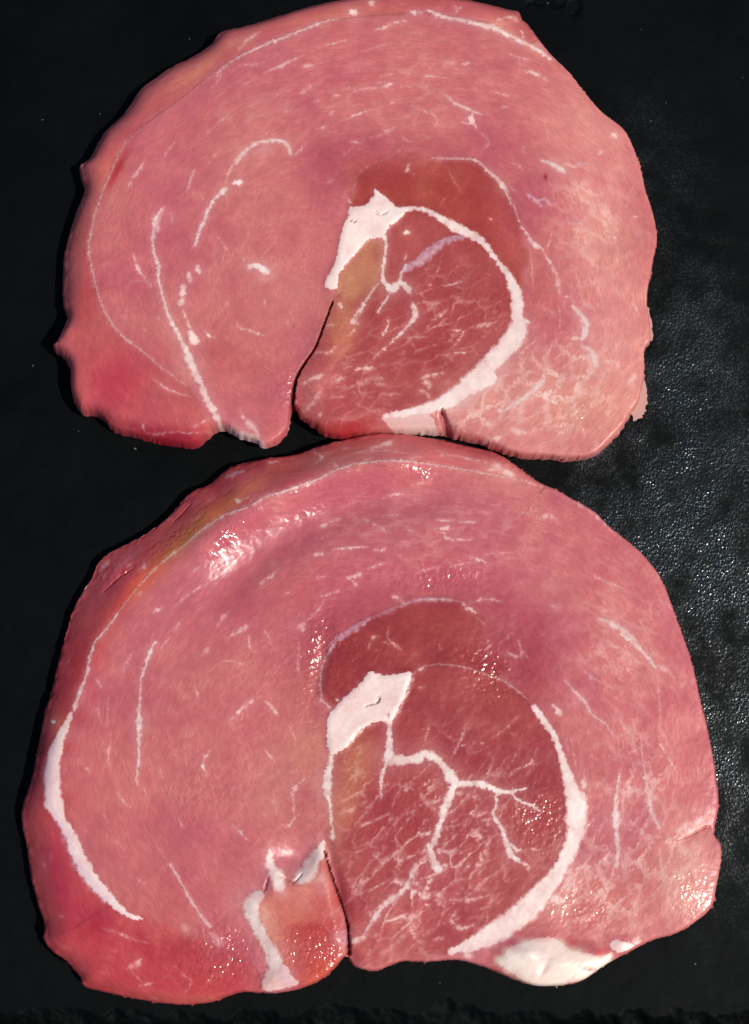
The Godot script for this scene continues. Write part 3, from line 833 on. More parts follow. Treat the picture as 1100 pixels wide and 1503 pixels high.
	streaks(38, 560, 130, 300, 90, 2.0, 16, 0.34); streaks(27, 260, 330, 110, 150, 1.8, 14, 0.3); streaks(22, 380, 450, 100, 120, 1.8, 12, 0.28); streaks(33, 860, 350, 80, 160, 2.2, 14, 0.36); streaks(33, 800, 570, 120, 80, 2.6, 12, 0.42)
	streaks(33, 640, 460, 100, 100, 1.8, 10, 0.4, -35.0); streaks(22, 530, 570, 90, 40, 2.4, 16, 0.42, -8.0); streaks(13, 620, 270, 100, 30, 1.4, 9, 0.3); streaks(14, 200, 570, 80, 50, 1.5, 12, 0.25)

	var root := thing("meat_slice", "smaller upper slice of raw pink meat with a wedge of white fat and a slit", "meat slice", 520, 340)
	var material := meat_material(1)
	build_slice(root, [
		542, 0, 22, 5, 600, -4, 22, 5, 650, -1, 22, 5, 700, 9, 26, 4, 745, 20, 26, 4, 761, 24, 26, 4, 768, 38, 24, 4, 776, 47, 22, 4, 806, 79, 12, 5, 836, 111, 10, 5, 862, 145, 10, 5, 883, 169, 10, 5, 913, 192, 10, 5, 926, 213, 10, 5, 939, 247, 10, 5, 947, 281, 10, 5, 958, 315, 10, 5, 964, 352, 10, 5, 958, 388, 10, 5, 949, 439, 10, 5, 952, 470, 10, 5, 954, 503, 9, 5, 946, 515, 9, 5, 945, 549, 10, 5, 938, 590, 12, 5, 924, 612, 18, 4, 913, 631, 18, 4, 896, 650, 16, 4, 875, 669, 14, 4, 847, 677, 12, 4, 793, 674, 12, 4, 755, 671, 14, 4, 705, 654, 18, 3, 668, 645, 18, 3, 648, 641, 26, 3, 600, 638, 26, 3, 560, 639, 26, 2.5, 525, 643, 26, 2.5, 500, 646, 26, 2.5, 476, 642, 22, 3, 462, 630, 14, 3, 443, 613, 8, 5, 435, 602, 7, 4, 429, 606, 8, 3, 426, 622, 8, 4, 421, 638, 10, 4, 405, 652, 12, 4, 388, 658, 12, 4, 374, 650, 12, 4, 351, 643, 12, 4, 332, 632, 12, 4, 318, 640, 22, 1, 305, 648, 26, 2.2, 287, 659, 26, 2.2, 251, 655, 26, 2.2, 219, 648, 26, 2.2, 196, 643, 26, 2.2, 169, 634, 26, 2.2, 146, 614, 20, 2, 119, 605, 16, 3, 108, 580, 20, 2, 105, 543, 26, 2.2, 94, 528, 20, 2, 79, 512, 10, 3, 87, 500, 14, 3, 100, 470, 36, 3.6, 94, 450, 40, 3.6, 93, 410, 40, 3.6, 95, 375, 40, 3.6, 104, 338, 40, 3.6, 112, 314, 36, 3.6, 125, 286, 32, 2.2, 121, 268, 30, 2.2, 118, 248, 26, 3, 133, 238, 30, 2.2, 146, 209, 36, 3.6, 155, 195, 36, 3.6, 183, 168, 36, 3.6, 205, 136, 36, 3.6, 233, 114, 36, 3.6, 260, 97, 34, 3.6, 278, 89, 34, 3.6, 308, 70, 34, 3.6, 326, 51, 34, 3, 369, 42, 30, 3, 414, 27, 28, 4, 460, 15, 26, 4, 496, 7, 24, 4.5], material, 21)
	var skin := membrane_material()
	frame(680, 420, 3.667)
	membrane(root, [885, 500, 900, 560, 905, 640, 905, 690], [975, 480, 990, 590, 975, 690, 915, 728], 0.003, 0.0085, skin)
	membrane(root, [955, 130, 960, 200, 965, 285], [1000, 110, 1022, 230, 1018, 300], 0.003, 0.0085, skin)
	frame(60, 320, 2.2)
	membrane(root, [75, 370, 80, 410, 95, 470], [70, 385, 38, 422, 72, 462], 0.003, 0.005, skin)

func lower_slice() -> void:
	start_slice(10, 600, 1090, 1500, 29)
	frame(0, 0, 1)
	S.centre = tx(575, 1110)
	fill_all(193, 101, 105)
	# muscles
	frame(280, 900, 3.4375)
	poly(); add([690, 460, 655, 400, 655, 340, 665, 260, 700, 190, 800, 90, 900, 30])
	frame(420, 640, 3.143); add([370, 845, 450, 815, 530, 780, 600, 755, 760, 752, 850, 795, 960, 870, 1020, 943])
	frame(560, 940, 3.4375); add([600, 60, 620, 130, 600, 190, 500, 160, 370, 125, 290, 120, 160, 160, 50, 180])
	frame(280, 900, 3.4375); add([990, 315, 900, 295, 820, 390, 740, 440])
	fill_part("cap_muscle", "dark red crescent muscle above the white fat"); fill_base(152, 52, 54)
	frame(560, 940, 3.4375)
	poly(); add([160, 165, 220, 130, 290, 120, 370, 125, 500, 160, 620, 205, 740, 300, 820, 400, 900, 560, 950, 730, 980, 900, 975, 1000])
	frame(600, 1160, 3.667); add([900, 180, 870, 310, 800, 440, 640, 630, 520, 725, 310, 840, 220, 868, 150, 890, 0, 900])
	frame(340, 1160, 3.667); add([900, 900, 800, 930, 700, 940, 640, 880, 650, 800, 620, 740, 560, 530, 500, 330, 490, 290, 525, 200, 525, 100, 515, 20])
	frame(280, 900, 3.4375); add([705, 1030, 690, 860, 710, 715, 800, 660, 890, 570, 990, 545])
	frame(560, 940, 3.4375); add([50, 400, 130, 250])
	fill_part("eye_muscle", "darker marbled muscle inside the white seam"); fill_base(166, 66, 68)
	frame(0, 0, 1)
	poly(); add([-100, 560, 830, 560])
	frame(100, 640, 3.143); add([2200, 235, 2105, 205, 2005, 185, 1905, 165, 1805, 150, 1705, 135, 1605, 125, 1505, 120, 1405, 125, 1305, 140, 1225, 168, 1150, 208, 1100, 225, 1000, 262, 920, 285, 860, 320, 800, 345, 720, 370, 640, 420, 590, 455, 530, 510, 470, 550, 380, 630, 310, 710, 240, 800, 180, 880])
	frame(30, 900, 3.4375); add([430, 80, 370, 150, 345, 230, 330, 310, 290, 410, 265, 490, 230, 562, 192, 642, 165, 732, 155, 820, 164, 920])
	frame(30, 1170, 3.4375); add([160, 50, 200, 110, 250, 190, 275, 260, 312, 330, 352, 400, 412, 470, 480, 540, 540, 590, 612, 612])
	frame(0, 0, 1); add([260, 1366, 330, 1395, 384, 1440, 384, 1600, -100, 1600])
	fill_part("outer_rim", "red and orange outer band sloping down to the slate"); fill_base(188, 76, 78)
	frame(340, 1160, 3.667)
	poly(); add([200, 330, 215, 420, 290, 470, 340, 490, 390, 440, 440, 340, 490, 300, 520, 400, 570, 540, 615, 680, 640, 780, 640, 860, 600, 910, 540, 980, 440, 1050, 360, 1045, 200, 1085, 160, 1050, 230, 960, 190, 830, 130, 720, 90, 640, 110, 570, 190, 550])
	fill_part("folded_flap", "red flap of meat with a white fatty border folded over the lower edge"); fill_base(196, 92, 84); fill_lift(0.0011, 10)
	soften()
	frame(0, 0, 1)
	# colours
	tint(640, 740, 260, 50, 0, [192, 98, 108], 0.6)
	tint(440, 780, 130, 40, -22, [178, 82, 98], 0.7)
	tint(280, 860, 90, 30, -45, [178, 84, 104], 0.7)
	tint(200, 960, 50, 90, 20, [190, 92, 104], 0.6)
	tint(540, 850, 160, 40, -10, [186, 84, 92], 0.6)
	tint(500, 905, 80, 30, -30, [172, 72, 92], 0.8)
	tint(650, 840, 90, 26, 0, [184, 82, 96], 0.6)
	tint(760, 930, 80, 50, 40, [176, 74, 90], 0.8)
	tint(780, 985, 30, 50, -20, [166, 62, 74], 0.8)
	tint(850, 800, 120, 70, 40, [208, 114, 112], 0.7)
	tint(930, 960, 80, 120, 0, [206, 110, 112], 0.7)
	tint(1000, 1120, 50, 120, 0, [216, 122, 116], 0.8)
	tint(900, 1120, 50, 90, 0, [196, 96, 98], 0.6)
	tint(1000, 1290, 60, 70, 20, [222, 146, 136], 0.9)  # pale blob: the whitish sheen here is put into the colour
	tint(900, 1330, 100, 60, -20, [208, 118, 110], 0.9)
	tint(820, 1340, 70, 50, -40, [212, 126, 116], 0.7)
	tint(300, 1100, 120, 120, 0, [194, 100, 102], 0.6)
	tint(440, 1020, 40, 60, 0, [190, 118, 102], 0.45)
	tint(448, 1100, 40, 50, 0, [190, 122, 98], 0.5)
	tint(400, 1150, 60, 60, 0, [190, 112, 104], 0.6)
	tint(440, 1200, 45, 50, 0, [188, 104, 100], 0.6)
	tint(455, 990, 10, 50, 0, [160, 70, 66], 0.5)
	tint(160, 1150, 70, 100, 0, [202, 104, 102], 0.6)
	tint(270, 1340, 90, 60, 40, [190, 88, 92], 0.6)
	tint(350, 1390, 50, 50, 40, [182, 76, 86], 0.7)
	tint(560, 940, 80, 40, -20, [150, 52, 52], 0.6)
	tint(690, 1020, 110, 50, 10, [164, 72, 66], 0.6)
	tint(700, 1090, 90, 40, 30, [160, 62, 62], 0.6)
	tint(520, 1130, 30, 70, 10, [194, 118, 88], 0.9)
	tint(500, 1200, 24, 50, 10, [194, 116, 92], 0.8)
	tint(520, 1260, 36, 40, 0, [186, 96, 84], 0.8)
	tint(590, 1200, 60, 60, -45, [172, 74, 74], 0.6)
	tint(690, 1220, 50, 60, 0, [158, 56, 62], 0.6)
	tint(600, 1350, 80, 30, -20, [172, 62, 70], 0.7)
	tint(560, 1400, 70, 18, 0, [190, 92, 86], 0.8)
	tint(770, 1170, 50, 60, 0, [164, 70, 74], 0.6)
	# rim colours
	tint(600, 664, 150, 36, 5, [208, 112, 110], 0.95)
	tint(740, 694, 80, 24, 18, [216, 132, 124], 0.9)
	tint(490, 676, 70, 22, -8, [206, 120, 106], 0.85)
	tint(380, 700, 70, 24, -24, [196, 92, 94], 0.85)
	tint(330, 740, 90, 16, -33, [208, 114, 66], 0.95)
	tint(260, 800, 60, 12, -42, [214, 124, 60], 0.95)
	tint(210, 850, 70, 16, -48, [206, 88, 62], 0.9)
	tint(170, 840, 50, 18, -45, [188, 70, 76], 0.8)
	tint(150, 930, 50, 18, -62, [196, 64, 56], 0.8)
	tint(100, 980, 40, 60, 20, [194, 54, 62], 0.85)  # red brightened in the colour to offset shade on this slope
	tint(60, 1130, 20, 70, 10, [162, 50, 58], 0.85)
	tint(90, 1060, 22, 12, -40, [204, 92, 70], 0.7)
	tint(50, 1230, 20, 80, 0, [186, 78, 76], 0.8)
	tint(85, 1290, 26, 80, -15, [166, 44, 66], 0.85)
	tint(180, 1400, 110, 46, 20, [184, 58, 66], 0.9)
	tint(150, 1350, 60, 24, 35, [172, 46, 66], 0.8)
	tint(300, 1440, 90, 24, 0, [188, 70, 70], 0.8)
	tint(180, 1455, 90, 10, 8, [198, 92, 84], 0.7)
	tint(300, 1466, 60, 6, 0, [206, 108, 90], 0.7)
	# flap colours
	tint(440, 1330, 30, 40, 0, [206, 120, 100], 0.8)
	tint(460, 1362, 50, 14, -12, [176, 56, 54], 0.8)
	tint(450, 1400, 60, 30, -20, [186, 76, 74], 0.7)
	tint(470, 1425, 30, 14, -30, [192, 72, 52], 0.8)
	tint(395, 1360, 20, 40, -20, [214, 140, 116], 0.7)
	tint(505, 1380, 12, 22, 0, [196, 122, 124], 0.8)
	patch(1, 880, 1300, 100, 80, -30, 0, 0.9)
	patch(1, 1000, 1290, 60, 60, 0, 0, 0.45)
	patch(1, 560, 1330, 80, 60, -30, 0, 0.25)
	# wet, glinting skin
	patch(2, 470, 722, 100, 26, -20, 0, 0.5); patch(2, 600, 698, 70, 20, -8, 0, 0.5); patch(5, 470, 728, 130, 34, -20, 0, 1.0); patch(5, 600, 702, 80, 26, -8, 0, 0.9); patch(5, 330, 785, 70, 34, -40, 0, 1.0)
	patch(2, 330, 780, 60, 26, -40, 0, 0.6); patch(2, 730, 990, 60, 40, 20, 0, 1.2)
	patch(2, 600, 1190, 80, 90, 0, 0, 0.7); patch(2, 790, 1190, 40, 50, 0, 0, 1.0)
	patch(2, 320, 1400, 60, 60, 0, 0, 1.2); patch(2, 450, 1390, 60, 40, 0, 0, 1.3)
	patch(2, 470, 940, 40, 50, 0, 0, 1.0); patch(2, 850, 1330, 60, 40, 0, 0, 0.7)
	patch(2, 1000, 1290, 50, 50, 0, 0, 0.8); patch(2, 650, 850, 60, 30, 0, 0, 0.8)
	patch(2, 300, 1160, 60, 60, 0, 0, 0.6); patch(2, 780, 750, 50, 20, 0, 0, 0.7); patch(2, 420, 1000, 160, 140, 0, 0, 0.3)
	patch(2, 250, 790, 60, 20, -40, 0, 0.7); patch(2, 160, 840, 40, 30, -40, 0, 0.9)
	# relief: a hollow behind the rim, the rim falling away, bulges
	for q in [[300, 800, -42], [360, 752, -33], [430, 715, -24], [500, 694, -16], [580, 682, -6]]:
		patch(3, q[0], q[1], 62, 28, q[2], 0.0022 if q[0] < 400 else 0.0027)
	for q in [[345, 850, -42], [405, 800, -33], [470, 762, -24], [540, 742, -12], [620, 735, -4]]:
		patch(3, q[0], q[1], 64, 34, q[2], -0.0017)
	patch(3, 620, 870, 150, 40, -5, -0.0012)
	patch(3, 740, 960, 60, 60, 0, -0.0012); patch(3, 440, 1255, 40, 26, 0, -0.0022)
	patch(3, 500, 1330, 10, 80, -12, -0.002); patch(3, 600, 1180, 150, 150, 0, 0.0012)
	patch(3, 1000, 1300, 60, 60, 0, 0.0014); patch(3, 1020, 1225, 60, 8, -28, -0.0002)
	patch(3, 300, 1100, 130, 160, 0, 0.0010); patch(3, 470, 980, 12, 60, 10, -0.0009)
	frame(0, 0, 1)
	vary(70, 660, 1170, 170, 180, 16, [146, 48, 54], [184, 86, 82], 0.38); vary(24, 570, 940, 100, 40, 14, [138, 44, 48], [172, 74, 66], 0.4)
	vary(70, 280, 1080, 180, 220, 20, [180, 84, 94], [206, 120, 112], 0.32); vary(60, 640, 780, 300, 90, 20, [180, 84, 102], [208, 118, 114], 0.32); vary(60, 930, 1030, 100, 220, 18, [196, 98, 104], [226, 142, 132], 0.32)
	vary(40, 180, 1400, 120, 60, 14, [160, 36, 52], [204, 92, 88], 0.4); vary(30, 90, 1050, 30, 160, 12, [160, 40, 50], [198, 92, 80], 0.35)
	patch(4, 660, 1170, 140, 120, 0, 0, 0.5); patch(4, 590, 1320, 110, 90, -30, 0, 0.8); patch(4, 530, 1180, 40, 90, 0, 0, 0.3); patch(1, 920, 1150, 50, 90, 0, 0, 0.4); patch(1, 900, 950, 80, 100, 0, 0, 0.2)
	tint(735, 938, 50, 36, 30, [168, 70, 76], 0.8); tint(640, 886, 120, 14, 0, [166, 66, 70], 0.5)
	tint(300, 1060, 120, 130, 0, [202, 114, 110], 0.4); tint(930, 1000, 70, 100, 0, [216, 126, 120], 0.5); tint(1010, 1280, 50, 70, 10, [228, 154, 142], 0.6); tint(580, 1350, 70, 26, -20, [190, 92, 88], 0.5)
	S.grain_angle = deg_to_rad(-50.0)
	patch(1, 640, 780, 300, 80, 0, 0, 0.26); patch(1, 930, 960, 90, 160, 0, 0, 0.3); patch(1, 960, 1150, 60, 100, 0, 0, 0.4); patch(1, 280, 1060, 150, 180, 0, 0, 0.14); patch(4, 640, 1230, 150, 90, 0, 0, 0.4)
	tint(600, 852, 170, 40, -6, [180, 80, 90], 0.6); tint(775, 935, 70, 50, 40, [172, 74, 84], 0.6); tint(455, 960, 26, 70, 0, [176, 82, 88], 0.5)
	tint(680, 920, 90, 30, 20, [162, 64, 62], 0.6)
	# fat pocket
	frame(280, 900, 3.4375)
	poly(); add([690, 540, 720, 490, 760, 440, 820, 390, 880, 330, 900, 295, 950, 310, 990, 315, 1085, 300])
	frame(560, 940, 3.4375); add([155, 165, 148, 185, 130, 250, 95, 330, 60, 390, 50, 410])
	frame(280, 900, 3.4375); add([1000, 500, 990, 545, 950, 548, 890, 570, 840, 610, 800, 660, 770, 690, 715, 715, 700, 700, 690, 640])
	fill_part("fat_pocket", "thick white wedge of fat in the middle", 0.97); fill_lift(0.0006, 6)
	groove(5, [880, 465, 930, 455, 950, 440, 945, 420], 0.35)
	var number := new_part("fat_seam", "broad white fat seam curving down the right of the dark muscle")
	frame(560, 940, 3.4375)
	strand(S.fat, [26, 28, 28, 28, 36, 60, 75, 80, 78], [770, 335, 820, 400, 870, 480, 900, 560, 925, 640, 950, 730, 975, 820, 982, 900, 980, 1000], 0.93, 0.13, number, 0.6, 0.4, 0.15)
	frame(600, 1160, 3.667)
	strand(S.fat, [85, 75, 65, 70, 85, 98, 98, 78, 58, 25], [905, 40, 900, 180, 870, 310, 800, 440, 715, 545, 640, 630, 520, 725, 400, 795, 310, 840, 220, 868], 0.93, 0.13, number, 0.6, 0.4, 0.15)
	v(40, [880, 340, 810, 470, 740, 570], 0.6, 0.7); v(50, [760, 570, 830, 600], 0.7, 0.5); v(30, [300, 870, 340, 900], 0.7, 0.5)
	frame(560, 940, 3.4375)
	V(6, [160, 165, 220, 130, 290, 120, 370, 125, 440, 140, 500, 160, 560, 182, 620, 205, 690, 255, 740, 300, 770, 335], 0.65, 0.2, "silver_skin"); v(14, [220, 130, 180, 150], 0.8)
	V([26, 23, 30, 42], [40, 400, 40, 470, 40, 530, 36, 590])
	V([50, 40, 40, 40, 40, 40, 45, 48], [40, 592, 110, 602, 180, 590, 220, 570, 270, 590, 310, 630, 350, 690, 370, 722])
	V([44, 28, 30, 32, 25, 16, 14, 8], [370, 722, 430, 720, 490, 720, 540, 738, 580, 755, 640, 762, 690, 755, 730, 742])
	V([16, 12, 13, 14, 6], [655, 765, 680, 800, 715, 815, 760, 835, 805, 862], 0.85)
	V([18, 13, 14, 18, 22, 28, 30, 20], [580, 760, 575, 830, 562, 882, 600, 940, 620, 985, 632, 1030, 655, 1080, 690, 1110], 0.88)
	v(9, [562, 885, 535, 900, 500, 908], 0.7); v(7, [540, 900, 530, 950], 0.6)
	V([42, 34, 36, 26, 26, 26], [370, 722, 340, 790, 315, 850, 300, 910, 272, 990, 240, 1060])
	V([24, 16, 8], [30, 600, 12, 650, 0, 710], 0.88); v(20, [190, 540, 200, 570], 0.85); v(12, [60, 560, 90, 540], 0.8)
	v(12, [430, 400, 415, 460, 380, 540, 345, 612], 0.55); v(8, [430, 520, 400, 530], 0.6); v(8, [692, 378, 640, 430, 600, 465, 540, 495], 0.58); v(6, [640, 460, 682, 482], 0.5); v(7, [702, 540, 680, 570, 658, 612], 0.55); v(10, [790, 540, 760, 600, 740, 630, 680, 650, 638, 690], 0.7); v(6, [750, 625, 802, 625], 0.5)
	v(9, [575, 580, 540, 660, 488, 702], 0.58); v(7, [285, 662, 230, 720, 178, 745], 0.65); v(7, [312, 688, 238, 752], 0.65); v(9, [245, 380, 230, 470, 200, 552], 0.5); v(10, [495, 512, 515, 518], 0.6); v(9, [180, 240, 205, 232, 220, 245], 0.6); v(10, [0, 5, 60, 25, 100, 45], 0.55); v(6, [290, 10, 300, 50], 0.4)
	v(8, [560, 10, 530, 50, 560, 70], 0.5); v(22, [860, 320, 885, 345, 905, 385], 0.7, 0.3); v(10, [780, 335, 800, 340], 0.7); v([6, 14, 16, 8], [690, 0, 705, 40, 700, 80, 640, 60], 0.62); v(7, [710, 40, 740, 90], 0.5)
	frame(280, 900, 3.4375)
	V([18, 26, 40, 22, 14, 12, 13, 22], [710, 715, 702, 770, 688, 860, 698, 940, 705, 1000, 708, 1060, 716, 1090, 716, 1130], 0.9)
	v([22, 14, 8], [960, 800, 960, 880, 962, 935], 0.8); v([18, 10], [1020, 740, 1040, 690], 0.6)
	V(11, [690, 460, 660, 420, 655, 340, 665, 260, 700, 190, 730, 140], 0.6, 0.3, "silver_skin"); lav([10, 20, 24, 18], [700, 190, 730, 140, 800, 90, 900, 30], 0.7, 0.3); v(12, [712, 480, 660, 440, 632, 422], 0.6); v(13, [745, 440, 735, 420], 0.75)
	v(11, [895, 185, 905, 150, 925, 115, 960, 120], 0.6); v(9, [1000, 60, 995, 125, 1040, 160, 1070, 190], 0.6); v(11, [312, 52, 250, 90, 170, 130], 0.6); v(9, [295, 100, 300, 180, 335, 192], 0.62); v(11, [102, 168, 50, 222], 0.5); v(11, [190, 0, 130, 62], 0.5); v(11, [388, 98, 405, 162], 0.5)
	v(7, [100, 292, 140, 260, 200, 240, 292, 265], 0.5); v(20, [548, 50, 575, 60, 570, 95], 0.55, 0.5); v(6, [545, 130, 545, 200, 540, 270, 562, 362], 0.5); v(8, [15, 350, 42, 432], 0.5); v([20, 12, 16, 14], [203, 545, 222, 518, 260, 480, 312, 440], 0.78); v(13, [378, 448, 410, 470, 442, 522], 0.68); v(6, [172, 380, 165, 420], 0.5)
	v(13, [102, 688, 65, 750, 76, 800, 92, 822], 0.78); v(7, [490, 560, 520, 620, 530, 672], 0.52); v(9, [368, 678, 400, 720, 427, 752], 0.55); v([8, 16, 18, 8, 8], [582, 830, 530, 870, 515, 900, 520, 970, 520, 1030], 0.6); v(9, [418, 930, 432, 992], 0.42); v(8, [800, 1000, 820, 985], 0.6); v(8, [830, 800, 832, 860], 0.5)
	v(6, [400, 815, 480, 800, 570, 795], 0.3)
	frame(340, 1160, 3.667)
	V([20, 40, 76, 74, 40], [496, 280, 470, 330, 435, 390, 410, 440, 350, 478], 0.88, 0.15, "fat_fold"); v(60, [460, 420, 490, 500, 500, 560], 0.55, 0.8); v(50, [420, 440, 440, 500], 0.5, 0.8)
	V([12, 36, 60, 66, 60], [203, 320, 208, 390, 232, 440, 255, 480, 260, 520], 0.85, 0.25, "fat_fold"); v(60, [250, 500, 290, 560], 0.45, 0.9)
	V([50, 72, 62, 58, 50, 60, 62, 54], [150, 562, 112, 602, 112, 660, 140, 732, 182, 812, 222, 880, 232, 950, 185, 1050], 0.86, 0.2, "fat_fold"); v(60, [170, 600, 170, 680, 200, 760], 0.4, 0.9)
	poly(); add([240, 910, 300, 950, 330, 1000, 360, 1045, 200, 1083, 170, 1055, 225, 1000]); fill_part("fat_fold", "", 0.8); lav(60, [280, 970, 310, 1030], 0.5, 0.6)
	lav(70, [560, 780, 620, 800], 0.35, 0.6); lav(50, [560, 640, 600, 720], 0.3, 0.8)
	groove([2, 4, 5, 5, 8, 16], [500, 330, 520, 410, 560, 530, 600, 640, 625, 740, 632, 880], 0.6, 0.4)
	groove(8, [195, 470, 180, 540], 0.15); groove(10, [250, 450, 300, 480, 340, 490, 380, 445], 0.12)
	V([26, 26, 26, 30, 20, 10], [985, 420, 930, 530, 860, 580, 800, 640, 745, 720, 725, 752], 0.75, 0.35); v(13, [712, 450, 690, 500, 648, 562], 0.62); v(11, [800, 640, 740, 660], 0.6); v(28, [648, 812, 722, 780], 0.7, 0.4); v(28, [1000, 680, 930, 780, 850, 850, 808, 902], 0.42, 0.7); v(22, [1042, 568, 1000, 602], 0.7)
	v(11, [640, 310, 800, 260, 900, 150, 1000, 60], 0.45, 0.5); v(9, [590, 280, 700, 150, 800, 20], 0.42, 0.5); v(11, [800, 560, 880, 470], 0.45); v(9, [720, 460, 780, 300], 0.36); v(14, [860, 720, 960, 680, 1060, 600], 0.4, 0.6); v(12, [560, 340, 640, 330, 700, 380], 0.3, 0.7)
	v(11, [0, 178, 40, 220, 92, 272], 0.62); v(10, [268, 178, 300, 195, 340, 150, 372, 120], 0.55); v(6, [330, 20, 332, 150], 0.5); v(6, [220, 60, 250, 132], 0.36); v(14, [730, 850, 740, 900, 720, 910], 0.4); v(12, [600, 100, 640, 110, 660, 90], 0.5)
	frame(600, 1160, 3.667)
	V([28, 34, 42, 38], [112, 300, 122, 340, 135, 385, 158, 420], 0.9); v(18, [160, 415, 215, 388], 0.8, 0.4); v(22, [150, 430, 110, 490, 60, 592], 0.7, 0.4); v(22, [110, 340, 50, 390, 0, 460], 0.6, 0.5); v(60, [160, 320, 190, 380], 0.3, 0.9)
	V([16, 18, 18, 22, 18, 16], [455, 130, 490, 190, 520, 260, 550, 295, 580, 318, 602, 325], 0.88); v(9, [600, 325, 660, 318, 722, 315], 0.62); v(15, [580, 340, 590, 380, 640, 405, 640, 452], 0.72); v(9, [390, 162, 420, 160, 450, 145], 0.7); v(6, [740, 230, 735, 270, 720, 302], 0.5)
	v([8, 14, 18, 14, 8], [185, 598, 240, 588, 290, 588, 360, 580, 442, 558], 0.66, 0.4); v(12, [285, 605, 330, 550], 0.6); v([20, 18, 14, 6], [222, 688, 240, 715, 290, 740, 350, 720], 0.7, 0.3); v(9, [220, 690, 262, 648], 0.6); v(9, [378, 642, 442, 618], 0.5); v(7, [420, 650, 422, 690, 412, 722], 0.55); v(11, [298, 432, 332, 388], 0.55); v(15, [0, 500, 60, 440], 0.5, 0.4)
	v(13, [128, 802, 200, 790], 0.5, 0.4); v(12, [0, 872, 130, 880], 0.3, 0.6); v(15, [848, 450, 930, 410, 1000, 412], 0.55, 0.3); v(11, [1000, 412, 1052, 368, 1100, 300], 0.6); v(11, [990, 420, 988, 462], 0.5); v(9, [940, 190, 987, 180], 0.6); v(9, [1030, 188, 1018, 252], 0.5); v(14, [860, 580, 920, 570, 1000, 610], 0.5, 0.5)
	v(30, [380, 860, 440, 830, 500, 850], 0.4, 0.7)
	# the lump of fat on the lower edge
	poly(); add([480, 925, 515, 885, 525, 855, 570, 832, 640, 812, 700, 791, 770, 792, 825, 818, 850, 850, 930, 870, 985, 880, 1040, 905, 1085, 900, 1062, 958, 1010, 972, 960, 1010, 850, 1045, 690, 1056, 620, 1022, 540, 975])
	fill_part("fat_lump", "smooth cream lump of fat on the lower edge", 0.66); fill_base(240, 214, 190); fill_lift(0.0020, 16)
	soften()
	tint(690, 1020, 180, 26, 4, [238, 204, 160], 0.7); tint(600, 900, 60, 40, 0, [240, 212, 204], 0.5); tint(900, 910, 90, 26, 15, [234, 190, 180], 0.6)
	v(40, [560, 900, 640, 860, 740, 850], 0.8, 0.8); v(14, [620, 990, 720, 960, 850, 960, 950, 940], 0.6, 0.5); lav(8, [880, 940, 940, 950, 1010, 970], 0.35); groove(6, [930, 950, 980, 960, 1015, 972], 0.25); lav(6, [640, 880, 700, 900, 720, 940], 0.2)
	patch(3, 640, 880, 60, 40, 20, 0.0006); patch(3, 800, 930, 90, 40, 0, 0.0005); patch(3, 720, 960, 20, 60, 30, -0.0004)
	frame(820, 1160, 3.929)
	poly(); add([298, 885, 325, 865, 370, 872, 440, 890, 395, 930, 335, 932, 305, 915]); fill_part("fat_lump", "", 0.85); fill_lift(0.0008, 8)
	tint(240, 930, 60, 20, -20, [200, 60, 66], 0.8)
	# rim
	frame(100, 640, 3.143)
	V(10, [130, 943, 180, 880, 240, 800, 310, 710, 380, 630, 470, 550, 530, 510, 590, 455, 640, 420, 720, 370, 800, 345, 860, 320, 920, 285, 1000, 262, 1100, 225, 1150, 208, 1225, 168, 1305, 140, 1405, 125, 1505, 120, 1605, 125, 1705, 135, 1805, 150, 1905, 165, 2005, 185, 2105, 205, 2200, 235], 0.72, 0.3, "silver_skin")
	v(15, [770, 280, 790, 300, 842, 285], 0.8); v(17, [342, 568, 346, 600, 318, 617], 0.62); v(12, [1000, 262, 960, 290], 0.6); v(30, [880, 300, 960, 275], 0.3, 0.8)
	lav(22, [708, 172, 750, 155, 805, 143], 0.7); v(13, [905, 105, 975, 93], 0.65); lav(22, [128, 602, 172, 558], 0.55); lav(30, [200, 600, 280, 540, 330, 500], 0.3, 0.9); groove(7, [150, 710, 220, 650, 300, 600], 0.45); groove(7, [470, 380, 560, 290], 0.35)
	v(9, [622, 683, 540, 740, 490, 792], 0.52); v(13, [385, 818, 410, 800, 436, 790], 0.65, 0.4); v(9, [520, 850, 495, 890], 0.5); v(7, [555, 643, 612, 598], 0.42); v(11, [870, 690, 920, 655, 972, 618], 0.55); v(9, [698, 852, 742, 803], 0.55); v(9, [832, 868, 758, 912], 0.55); v(6, [590, 802, 632, 788], 0.4); v(17, [1070, 868, 1092, 902], 0.5); v(10, [910, 900, 918, 915], 0.6)
	frame(420, 640, 3.143)
	v(24, [388, 52, 430, 40, 492, 10], 0.75, 0.4); v(15, [120, 50, 160, 80, 150, 110, 118, 132], 0.62); v(22, [222, 118, 232, 152], 0.62); v(8, [230, 120, 300, 80, 420, 65, 520, 75, 602, 90], 0.52); v(18, [570, 112, 612, 93], 0.8); v(8, [690, 60, 760, 80, 830, 95, 900, 110, 962, 140, 928, 162], 0.52); v(24, [928, 157, 980, 150, 1062, 182], 0.7, 0.4); v(18, [958, 118, 1002, 152], 0.6, 0.4)
	v(15, [140, 415, 190, 395, 252, 368], 0.6); v(13, [390, 380, 400, 400, 440, 420, 462, 450], 0.5, 0.4); v(15, [350, 385, 402, 380], 0.42, 0.5); v(9, [440, 282, 490, 265, 552, 262], 0.66); v(11, [580, 227, 652, 208], 0.52, 0.4); v(6, [420, 370, 480, 360, 542, 358], 0.52); v(17, [130, 545, 172, 540], 0.72); v(11, [210, 525, 290, 515, 382, 512], 0.72); v(13, [400, 530, 462, 522], 0.66)
